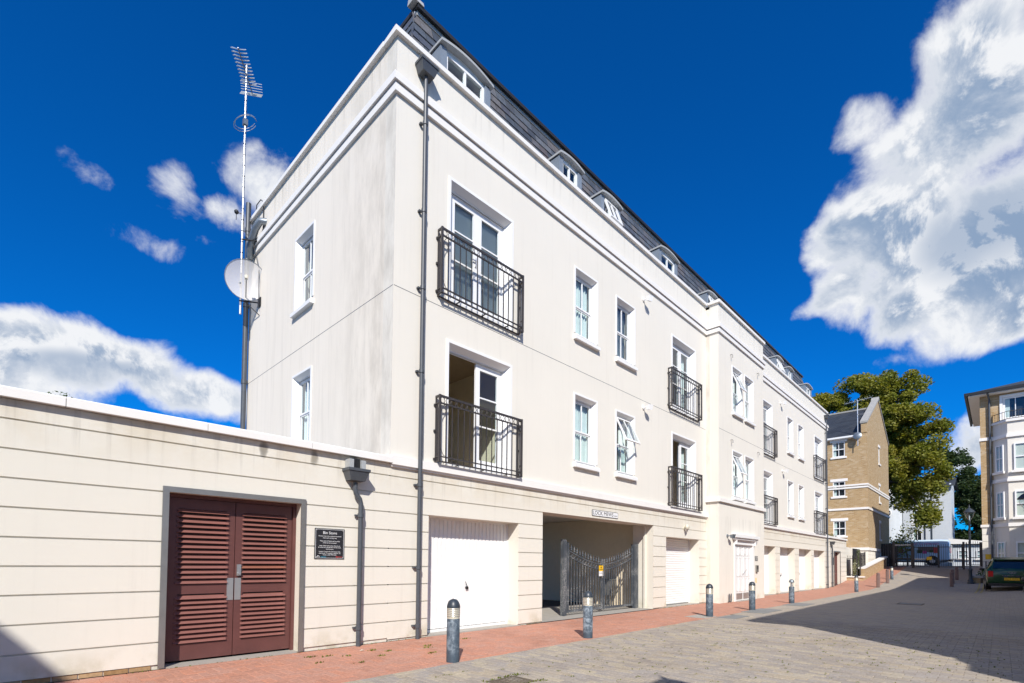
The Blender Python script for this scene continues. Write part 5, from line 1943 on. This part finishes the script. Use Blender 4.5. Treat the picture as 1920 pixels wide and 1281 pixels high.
# local: x forward (towards +Y of the world), y left
def vsec(w, z0, zb, zt, tw):
    return [(0, z0), (w*.8, z0), (w, z0+.12), (w, zb), (w*.97, zb+.25), (tw, zt-.14), (tw-.12, zt-.02), (0, zt)]
st = [(0.0, vsec(.86, .45, 1.05, 1.86, .78)), (.08, vsec(.93, .30, 1.05, 1.97, .84)), (.5, vsec(.955, .22, 1.05, 2.0, .87)), (3.0, vsec(.955, .22, 1.05, 1.98, .87)),
      (3.55, vsec(.955, .22, 1.05, 1.93, .84)), (4.15, vsec(.94, .24, 1.02, 1.35, .78)), (4.55, vsec(.92, .26, .95, 1.12, .80)), (4.80, vsec(.82, .30, .80, .92, .68)), (4.86, vsec(.70, .36, .62, .70, .5))]
body = loft(st, 8).obj('body', 'van_paint', t, smooth=35)
for x in (1.0, 3.95):
    for sgn in (-1, 1):
        MB().lathe([(.40, -.02), (.40, .02)], (x, sgn*.945, .34), 24, axis=1).obj('wheel_arch', 'rubber', t)
        wheel(t, x, sgn*.86, .33, .22, sgn)
MB().box(-.02, .02, .70, .86, .95, 1.35).box(-.02, .02, -.86, -.70, .95, 1.35).obj('tail_light', 'red_lamp', t)
MB().box(-.10, .05, -.85, .85, .28, .46).obj('rear_bumper', 'black_plastic', t)
MB().box(.6, 4.6, .945, .975, .42, .50).obj('rub_strip', 'black_plastic', t)
MB().add([(3.05, .955, 1.15), (3.9, .945, 1.15), (3.55, .86, 1.72), (3.05, .885, 1.75)], [(0, 1, 2, 3)]).obj('side_window', 'car_glass', t)
def vtext(tx, sz, mat, x, z, parent):
    me = text_mesh(tx, sz, mat)
    o = link('lettering', me, parent, (x, .985, z), (0, 0, math.pi))
    return o
vtext('A FEAST TO REMEMBER', .19, 'pink_ink', 1.55, 1.64, t)
for k, (x, z, w, h, mt_) in enumerate(((1.35, 1.22, .95, .42, 'wood_post'), (1.75, 1.05, .3, .25, 'leaf_hedge'), (1.45, 1.0, .25, .22, 'pink_ink'), (.75, 1.15, .35, .42, 'red_ink'), (1.05, 1.08, .2, .2, 'leaf_hedge'), (2.4, 1.18, .3, .14, 'leaf_hedge'), (2.9, 1.1, .3, .3, 'pink_ink'))):
    MB().box(x-w/2, x+w/2, .957+.002*k, .958+.002*k, z-h/2, z+h/2).obj('picture', mt_, t)

# ---- white house behind the gate
WHX = 64.0
wz = 1.3
wh = thing('white_house', 'white painted house with round and arched windows behind the estate gate', 'house', (WHX, -3.6, wz))
W = 6.6
zt = 8.45
wops = [(1.95, 2.85, 2.55, 4.0), (1.95, 2.85, 4.85, 5.95)]
wops = [(2.35, 3.15, 2.6, 3.85), (2.35, 3.15, 4.95, 6.0), (2.35, 3.15, 7.2, 8.1)]
box_wall(wh, 'wall', 'white_brick', 'x', 0, 3.95, 0, zt, wops, .25)
for o_ in wops:
    house_window(wh, (0, (o_[0]+o_[1])/2, o_[2]), o_[1]-o_[0], o_[3]-o_[2], -math.pi/2, 2, 1, False, True, .08)
for z in (6.0, 8.1):
    a = MB().prism([(2.75+.52*math.cos(R(q)), z+.50*math.sin(R(q))) for q in range(0, 181, 15)]+[(2.75+.40*math.cos(R(q)), z+.38*math.sin(R(q))) for q in range(180, -1, -15)], 0, -.06, .02)
    a.obj('arch_moulding', 'white_paint', wh)
    MB().prism([(2.75+.40*math.cos(R(q)), z+.38*math.sin(R(q))) for q in range(0, 181, 15)], 0, -.004, .01).obj('fanlight', 'car_glass', wh)
MB().box(-.03, 0, 2.25, 3.25, 4.2, 4.8).obj('panel', 'white_paint', wh)
# rounded stair tower with portholes
tw = MB().lathe([(1.6, 0), (1.6, zt+.2)], (.75, 5.45, 0), 36)
tw.obj('stair_tower', 'white_brick', wh, smooth=30)
for z in (5.75, 7.75):
    p = MB().lathe([(.46, -.12), (.46, .05)], (0, 0, 0), 24, axis=0)
    p.lathe([(.40, -.14), (.40, -.12)], (0, 0, 0), 24, axis=0)
    po = link('porthole', p.mesh('porthole', 'white_paint'), wh, (-.84, 5.25, z))
    MB().lathe([(.36, -.155), (.36, -.14)], (0, 0, 0), 24, axis=0).obj('pane', 'car_glass', po)
    MB().box(-.17, -.156, -.36, .36, -.03, .03).box(-.172, -.158, -.03, .03, -.36, .36).obj('glazing_bar', 'upvc', po)
MB().box(.25, 5, 0, .25, 0, zt).obj('side_wall', 'white_brick', wh)
MB().add([(-.3, -.35, zt-.05), (-.3, 7.0, zt-.05), (2.6, 7.0, zt+1.0), (2.6, -.35, zt+1.0), (5.5, 7.0, zt-.05), (5.5, -.35, zt-.05)], [(0, 3, 2, 1), (3, 5, 4, 2)]).obj('roof', 'roof_slate_far', wh)
MB().prism([(-.2, zt-.2), (5.4, zt-.2), (5.4, zt), (2.6, zt+.95), (-.2, zt)], 1, -.02, .12).obj('gable', 'white_brick', wh)
MB().box(-.42, -.3, -.35, 7.0, zt-.16, zt-.02).obj('gutter', 'pipe_grey', wh)
for y in (1.55, 2.1):
    MB().cyl((-.06, y, 0), (-.06, y, zt-.2), .05, n=8).obj('downpipe', 'pipe_grey', wh)
# low white outbuilding / garage right of the van
t = thing('white_outbuilding', 'low white outbuilding with small windows behind the black fence', 'outbuilding', (58.0, -7.4, 1.3))
MB().box(0, 4, 0, 3.4, 0, 2.1).obj('wall', 'white_brick', t)
MB().add([(-.3, -.3, 2.1), (4.3, -.3, 2.1), (4.3, 3.7, 2.1), (-.3, 3.7, 2.1), (-.3, -.3, 2.15), (4.3, -.3, 2.15), (4.3, 3.7, 2.62), (-.3, 3.7, 2.62)], [(0, 1, 5, 4), (1, 2, 6, 5), (2, 3, 7, 6), (3, 0, 4, 7), (4, 5, 6, 7)]).obj('roof', 'white_stone', t)
for y in (.55, 1.45, 2.7):
    house_window(t, (-.10, y, .75), .7, .75, -math.pi/2, 2, 2, False, True, .06)

# ---- right-hand brick house with canted bay
RXX, RY = 36.5, -6.39
rh = thing('bay_house', 'yellow brick house with cream canted bay windows beside the parked green car', 'house', (RXX, RY, .2))
EL = 11.55
def ywin(y0, y1): return (-y1, -y0)
# face wall runs towards -y: build with local y negative
fw = MB().wall(-9.0, 0, 3.45, EL, [(-2.05, -1.0, 9.75, 11.05)], 0, .25)
fw.v = [(y, x, z) for x, y, z in fw.v]
fw.f = [tuple(reversed(f)) for f in fw.f]
fw.obj('front_wall', 'house_brick', rh)
MB().box(0, .25, -9.0, 0, -.3, 3.45).obj('ground_floor_wall', 'render', rh)
MB().box(.25, 8, -.25, 0, -.3, EL).obj('side_wall', 'house_brick', rh)
MB().box(-.06, .0, -9, .06, 3.45, 3.60).box(0, 8, .0, .06, 3.45, 3.60).obj('string_course', 'white_stone', rh)
MB().box(-.05, .0, -9, .05, 8.62, 8.80).box(0, 8, .0, .05, 8.62, 8.80).obj('string_course', 'white_stone', rh)
house_window(rh, (0, -1.52, 9.75), 1.05, 1.30, -math.pi/2, 2, 1, False, False, .10)
fr = MB().frame(.86, 2.18, 9.65, 11.18, .13, -.06, .0, wb=0)
fr.v = [(y, -x, z) for x, y, z in fr.v]
fr.obj('window_surround', 'white_paint', rh)
MB().add([(-.55, .55, EL-.05), (-.55, -9.5, EL-.05), (4, -9.5, EL+1.5), (4, -3.9, EL+1.5), (8.5, .55, EL-.05), (8.5, -9.5, EL-.05)], [(0, 3, 2, 1), (3, 4, 5, 2), (0, 4, 3)]).obj('roof', 'roof_slate_far', rh)
MB().box(-.62, -.5, -9.5, .55, EL-.20, EL-.04).box(-.62, 8.5, .55, .67, EL-.20, EL-.04).obj('gutter', 'black_plastic', rh)
MB().box(-.5, .0, -9.4, .5, EL-.25, EL-.20).box(.0, 8.4, .0, .5, EL-.25, EL-.20).obj('soffit', 'white_paint', rh)
MB().box(-.505, -.495, -9.4, .5, EL-.199, EL-.05).obj('fascia', 'white_paint', rh)
MB().tube([(-.52, -.35, EL-.2), (-.1, -.42, EL-.55), (-.08, -.42, 0)], .05, 8).obj('downpipe', 'pipe_grey', rh)
# canted bay
bp = .70                                          # projection
ya, yb = -.55, -1.15
def bayprism(z0, z1, grow=0.0):
    return MB().prism([(0.0, ya+grow*1.2), (-bp-grow, yb+grow*.5), (-bp-grow, -4.2), (0.0, -4.8)], 2, z0, z1)
bayprism(-.3, 9.45).obj('bay', 'render', rh)
for z0, z1, gr in ((3.42, 3.62, .07), (6.0, 6.12, .09), (6.12, 6.22, .05), (8.55, 8.67, .09), (8.67, 8.77, .05), (9.45, 9.58, .10)):
    bayprism(z0, z1, gr).obj('bay_moulding', 'white_stone', rh)
dl = Vector((-bp, yb-ya, 0))
ang = math.atan2(dl.y, dl.x)
def cant(z, h, w=.48, rows=2):
    mid = Vector((-bp*.5, (ya+yb)/2, z))
    nrm = Vector((dl.y, -dl.x, 0)).normalized()
    if nrm.x > 0:
        nrm = -nrm
    rz = math.atan2(nrm.y, nrm.x)+math.pi/2
    p = mid+nrm*.10
    house_window(rh, tuple(p), w, h, rz, 2, rows, False, True, .06)
def frontw(z, h, y, w=1.0, rows=2):
    house_window(rh, (-bp-.10, y, z), w, h, -math.pi/2, 2, rows, False, True, .07)
for z, h in ((6.62, 1.55), (3.95, 1.50), (1.25, 1.30)):
    cant(z, h)
    frontw(z, h, yb-.75)
    frontw(z, h, yb-2.2)
nb = 13
rl = MB()
for zz in (9.62, 10.05):
    rl.tube([(-.03, ya, zz), (-bp-.05, yb, zz), (-bp-.05, -4.2, zz)], .018, 6)
rl.obj('balcony_rail', 'iron', rh)
for i in range(30):
    p = Vector((-.03, ya, 9.6)).lerp(Vector((-bp-.05, yb, 9.6)), i/6) if i < 6 else Vector((-bp-.05, yb-(i-6)*.12, 9.6))
    MB().box(p.x-.01, p.x+.01, p.y-.01, p.y+.01, 9.6, 10.05).obj('bar', 'iron', rh)
for z in (.6, 1.0, 1.4, 1.8, 2.2, 2.6, 3.0):
    MB().box(-.003, .001, -.55, .0, z, z+.02).obj('render_joint', 'stone_grey', rh)
MB().box(-.02, .0, -.40, -.12, 1.55, 1.85).obj('yellow_notice', 'yellow', rh)
# railing, hedge and stone seat wall before it
railing('black spear railing before the bay house ground-floor windows', [(35.2, -6.55, gz(35.2, -6.5)), (34.6, -9.6, gz(34.6, -9.6))], 1.15, .14)
t = thing('hedge', 'clipped green hedge behind railing beside the green car', 'hedge', (35.6, -7.2, .25))
mb = MB()
leafy(mb, (0, 0, .55), (.45, 1.1, .55), 2600, .05, rg)
mb.obj('leaves', 'leaf_hedge', t)
MB().box(-.25, .25, -.9, .9, 0, .5).obj('stems', 'soil', t)
t = thing('seat_wall', 'low stone-topped wall beside the street lamp and hedge', 'wall', (37.0, -6.15, .35))
MB().add([(-1.6, -.22, -.3), (5, -.22, .3), (5, -.22, .85), (-1.6, -.22, .30), (-1.6, .22, -.3), (5, .22, .3), (5, .22, .85), (-1.6, .22, .30)], [(0, 1, 2, 3), (5, 4, 7, 6), (3, 2, 6, 7), (0, 3, 7, 4), (1, 5, 6, 2)]).obj('brickwork', 'house_brick', t)
MB().add([(-1.66, -.28, .302), (5, -.28, .852), (5, -.28, .97), (-1.66, -.28, .41), (-1.66, .28, .302), (5, .28, .852), (5, .28, .97), (-1.66, .28, .41)], [(0, 1, 2, 3), (5, 4, 7, 6), (3, 2, 6, 7), (0, 3, 7, 4), (1, 5, 6, 2), (0, 4, 5, 1)]).obj('coping', 'stone_grey', t)

# ------------------------------------------------------------------ parked cars
def hatchback(label, x, y, rz, paint, cat='car', mini=True):
    t = thing('parked_car', label, cat, (x, y, gz(x, y)), rz)
    # local: x forward from rear bumper (0) to nose (4.0), y left
    hw = .895
    def sec(w, z0, zb, zt, tw, zs):
        return [(0, z0), (w*.82, z0), (w*.98, z0+.10), (w, zs), (w*.985, zb-.05), (w*.955, zb), (tw, zt-.10), (tw*.90, zt-.02), (tw*.55, zt+.012), (0, zt+.02)]
    S = [(.0, sec(.72, .42, .86, .93, .60, .62)), (.05, sec(.84, .32, .94, 1.02, .70, .62)), (.16, sec(.89, .26, 1.00, 1.10, .74, .62)), (.30, sec(hw, .22, 1.02, 1.32, .68, .60)), (.48, sec(hw, .20, 1.02, 1.50, .655, .60)), (.72, sec(hw, .20, 1.02, 1.545, .665, .60)),
         (1.6, sec(hw, .20, 1.00, 1.56, .68, .60)), (2.35, sec(hw, .20, .98, 1.52, .67, .58)), (2.75, sec(hw, .20, .97, 1.28, .66, .58)), (3.05, sec(hw, .20, .95, 1.02, .74, .58)), (3.6, sec(.88, .20, .88, .94, .70, .56)), (3.9, sec(.80, .22, .74, .80, .58, .50)), (4.05, sec(.62, .30, .56, .62, .42, .45))]
    b = loft(S, 10).obj('body', paint, t, smooth=38)
    MB().box(-.035, .30, -.80, .80, .23, .36).obj('rear_valance', 'black_plastic', t)
    for xx in (.72, 3.25):
        for sg in (-1, 1):
            MB().lathe([(.385, -.02), (.385, .02)], (xx, sg*(hw-.005), .33), 24, axis=1).obj('wheel_arch', 'black_plastic', t)
            wheel(t, xx, sg*(hw-.09), .325, .21, sg)
    # rear screen follows the tailgate slope
    MB().add([(.085, .66, 1.06), (.085, -.66, 1.06), (.345, -.57, 1.45), (.345, .57, 1.45)], [(0, 3, 2, 1)]).obj('rear_screen', 'car_glass', t)
    MB().add([(.26, .62, 1.46), (.26, -.62, 1.46), (.55, -.62, 1.545), (.55, .62, 1.545), (.26, .62, 1.50), (.26, -.62, 1.50), (.55, -.62, 1.60), (.55, .62, 1.60)], [(0, 3, 2, 1), (4, 5, 6, 7), (0, 1, 5, 4), (1, 2, 6, 5), (2, 3, 7, 6), (3, 0, 4, 7)]).obj('roof_spoiler', paint, t)
    for sg in (-1, 1):
        MB().add([(.55, sg*.885, 1.05), (2.85, sg*.86, 1.0), (2.35, sg*.70, 1.44), (.75, sg*.70, 1.47)], [(0, 1, 2, 3)]).obj('side_window', 'car_glass', t)
        MB().box(-.02, .16, sg*.73-.09, sg*.73+.09, .66, .93).obj('tail_light', 'red_lamp', t)
        MB().ball((2.45, sg*1.0, 1.0), .1, 10, 6, (.7, 1.0, .75)).obj('door_mirror', 'black_plastic', t, smooth=60)
        MB().box(.5, 3.4, sg*(hw+.004)-.006, sg*(hw+.004)+.006, .24, .34).obj('sill_trim', 'black_plastic', t)
    MB().box(-.045, .0, -.26, .26, .50, .61).obj('number_plate', 'yellow', t)
    me = text_mesh('WJ15 WMU', .095, 'ink')
    link('lettering', me, t, (-.048, 0, .555), (0, 0, -math.pi/2))
    MB().box(-.02, .03, -.34, .34, .70, .73).obj('trim_strip', 'chrome', t)
    if mini:
        em = MB().lathe([(.045, -.01), (.045, .01)], (-.012, 0, .84), 14, axis=0)
        for sg in (-1, 1):
            em.add([(-.015, sg*.04, .865), (-.015, sg*.16, .88), (-.015, sg*.13, .83), (-.015, sg*.04, .815)], [(0, 1, 2, 3)])
        em.obj('emblem', 'chrome', t)
        for sg in (-1, 1):
            MB().add([(-.008, sg*.14, .64), (-.008, sg*.30, .64), (.03, sg*.30, 1.02), (.03, sg*.14, 1.02)], [(0, 1, 2, 3)]).obj('stripe', 'black_car', t)
    else:
        MB().tube([(.10, -.86, .5), (-.06, -.70, .48), (-.10, 0, .47), (-.06, .70, .48), (.10, .86, .5)], .07, 8).obj('chrome_bumper', 'chrome', t, smooth=60)
    return t
hatchback('dark green hatchback parked tail-on before the bay house hedge', 29.1, -7.52, R(2), 'green_car')
hatchback('black car with chrome bumper standing at the side of the shaded road', 11.0, -8.72, R(3), 'black_car', mini=False)
# double yellow lines beside the green car
for dy in (0, .18):
    mb = MB()
    pts = [(27.2+i*.8, -6.28-dy) for i in range(12)]
    for i in range(len(pts)-1):
        (xa, y0_), (xb, y1_) = pts[i], pts[i+1]
        mb.quad((xa, y0_-.04, gz(xa, y0_)+.006), (xb, y1_-.04, gz(xb, y1_)+.006), (xb, y1_+.04, gz(xb, y1_)+.006), (xa, y0_+.04, gz(xa, y0_)+.006))
    struct(mb.obj('yellow_line', 'road_yellow'))

# ------------------------------------------------------------------ trees
def tree(name, label, loc, trunk_h, blobs, nleaf, size, mat, seed, tr=.35):
    rng = np.random.default_rng(seed)
    t = thing(name, label, 'tree', loc, 0)
    r3 = random.Random(seed)
    tk = MB()
    top = Vector((r3.uniform(-.4, .4), r3.uniform(-.4, .4), trunk_h))
    tk.tube([(0, 0, -.3), (.05, .02, trunk_h*.35), tuple(top*.7+Vector((.2, 0, 0))), tuple(top)], [tr, tr*.8, tr*.6, tr*.35], 10)
    for (c, rad) in blobs:
        st_ = Vector((0, 0, trunk_h*r3.uniform(.45, .95)))
        e_ = Vector(c)
        mid = (st_+e_)/2+Vector((0, 0, r3.uniform(-.2, .8)))
        tk.tube([tuple(st_), tuple(mid), tuple(e_)], [tr*.32, tr*.2, tr*.07], 6)
    tk.obj('trunk', 'bark', t, smooth=60)
    # leaves gathered in clumps on each bough
    cl = []
    vol = np.array([max(b[1])**2 for b in blobs], float)
    share = vol/vol.sum()
    for (c, rad), f in zip(blobs, share):
        k = max(6, int(190*f))
        d = rng.normal(size=(k, 3))
        d /= np.linalg.norm(d, axis=1)[:, None]
        d *= (rng.random(k)**.33)[:, None]
        cl.append(np.array(c)+d*np.array(rad))
    cl = np.concatenate(cl)
    n = nleaf
    ci = rng.integers(0, len(cl), n)
    cs = rng.uniform(.55, 1.25, len(cl))
    d = rng.normal(size=(n, 3))
    d /= np.linalg.norm(d, axis=1)[:, None]
    p = cl[ci]+d*(rng.random(n)**.45*cs[ci]*.95)[:, None]*np.array([1, 1, .85])
    a = rng.normal(size=(n, 3))
    a[:, 2] *= .6
    a /= np.linalg.norm(a, axis=1)[:, None]
    b_ = np.cross(a, rng.normal(size=(n, 3)))
    b_ /= np.linalg.norm(b_, axis=1)[:, None]
    s_ = (size*rng.uniform(.6, 1.35, n))[:, None]
    v = np.stack([p-a*s_, p-b_*s_*.55, p+a*s_, p+b_*s_*.55], 1).reshape(-1, 3)
    me = bpy.data.meshes.new('crown')
    me.vertices.add(len(v))
    me.vertices.foreach_set('co', v.ravel())
    me.loops.add(4*n)
    me.loops.foreach_set('vertex_index', np.arange(4*n))
    me.polygons.add(n)
    me.polygons.foreach_set('loop_start', np.arange(0, 4*n, 4))
    me.polygons.foreach_set('loop_total', np.full(n, 4))
    me.update()
    me.validate()
    me.materials.append(MATS[mat])
    link('crown', me, t)
    return t
tree('plane_tree', 'big yellow-green plane tree rising behind the brick house', (56.0, 1.6, 1.4), 12,
     [((.5, -2.2, 17.2), (1.7, 1.7, 1.7)), ((-.5, -.3, 16.9), (2.0, 2.0, 1.9)), ((.4, 1.7, 16.9), (2.1, 2.1, 2.0)), ((-.4, 3.6, 16.7), (1.5, 1.5, 1.4)), ((0, 4.8, 17.0), (.8, .8, .7)),
      ((-.6, -2.5, 14.5), (2.3, 2.3, 2.3)), ((.8, -.7, 14.1), (2.6, 2.6, 2.6)), ((-.6, -3.5, 11.8), (2.0, 2.0, 2.0)), ((.5, -2.0, 10.8), (2.8, 2.8, 2.8)), ((-.6, -3.7, 9.0), (2.2, 2.2, 2.2)),
      ((.3, -2.2, 7.8), (2.3, 2.3, 2.2)), ((-.8, -4.4, 7.4), (.7, .7, .7)), ((-1.0, -3.8, 4.8), (.55, .55, .8)), ((0, .9, 14.4), (2.4, 2.4, 2.4)), ((0, .4, 10.5), (2.6, 2.6, 2.6))], 95000, .135, 'leaf_plane', 21, .5)
tree('dark_tree', 'dark green tree standing right of the white house', (84.0, -5.2, 1.4), 8,
     [((0, 2.2, 13.2), (2.1, 2.1, 2.1)), ((0, 3.8, 14.6), (1.3, 1.3, 1.3)), ((0, 1.7, 9.2), (2.8, 2.8, 2.8)), ((0, 1.3, 5.0), (2.9, 2.9, 2.9)), ((0, .2, 11.2), (1.8, 1.8, 1.8)), ((0, 1.8, 2.4), (2.6, 2.6, 2.2)), ((0, -.6, 7.5), (2, 2, 2.4)), ((0, -.8, 3.6), (2, 2, 2.4)), ((0, -2.4, 6.2), (2.0, 2.2, 2.6)), ((0, -.2, 8.8), (2, 2, 2))], 52000, .17, 'leaf_dark', 22)
tree('shrub_tree', 'dense green shrub behind the white outbuilding', (66.0, -8.2, 1.3), 3,
     [((0, .8, 3.0), (2.0, 1.8, 2.0)), ((0, -1.2, 4.5), (2, 2, 2.4)), ((0, -.2, 2.0), (1.8, 2, 1.8))], 14000, .16, 'leaf_dark', 23, .15)
tree('small_tree', 'slim leafy branch tree between brick house and white house', (51.0, -1.35, 1.4), 2.2,
     [((0, .3, 2.4), (.5, .5, .5)), ((0, -.3, 3.1), (.4, .5, .3)), ((0, .5, 1.6), (.5, .5, .8))], 800, .10, 'leaf_plane', 24, .08)
tree('back_tree', 'tall dark tree peeping past the eaves of the bay house', (62.0, -9.3, 1.3), 9,
     [((0, -.4, 10.0), (1.6, 1.4, 1.8)), ((0, -1.0, 7.0), (1.6, 1.5, 2.4))], 3000, .2, 'leaf_dark', 25)

# ------------------------------------------------------------------ houses behind the camera that shade the mews
t = thing('mews_house', 'tall rendered house across the mews whose shadow lies on the paving', 'house', (1.0, -10.9, 0))
MB().box(0, 29.5, -9, 0, 0, 7.6).obj('wall', 'render', t)
MB().prism([(-9.3, 7.6), (.95, 7.6), (.95, 7.88), (-4.2, 10.6), (-9.3, 7.88)], 0, 0, 29.5).obj('roof', 'roof_slate_far', t)
MB().box(-1.0, .0, -3.0, -.15, 0, 4.7).obj('side_bay', 'render', t)
MB().lathe([(1.1, 4.7), (1.1, 4.85), (.8, 5.0), (.4, 5.1), (.05, 5.15)], (.0, -1.2, 0), 20).obj('bay_roof', 'lead', t, smooth=40)
for i in range(6):
    for z in (1.0, 3.3, 5.7):
        house_window(t, (2.5+i*4.6, .10, z), 1.2, 1.5, math.pi, 2, 2, False, True)
t = thing('corner_house', 'rendered house at the left of the mews shading the bin store wall', 'house', (-10.6, -6.0, 0))
MB().box(-7, 0, -8, 6.0-.4, 0, 7.75).obj('wall', 'render', t)
MB().prism([(-7.2, 7.75), (.0, 7.75), (.0, 7.80), (-3.5, 9.6), (-7.2, 7.8)], 1, -8.2, 5.7).obj('roof', 'roof_slate_far', t)
for z in (1.0, 4.2):
    for y in (-6, -3, 0, 3):
        house_window(t, (.10, y, z), 1.1, 1.5, math.pi/2, 2, 2, False, True)
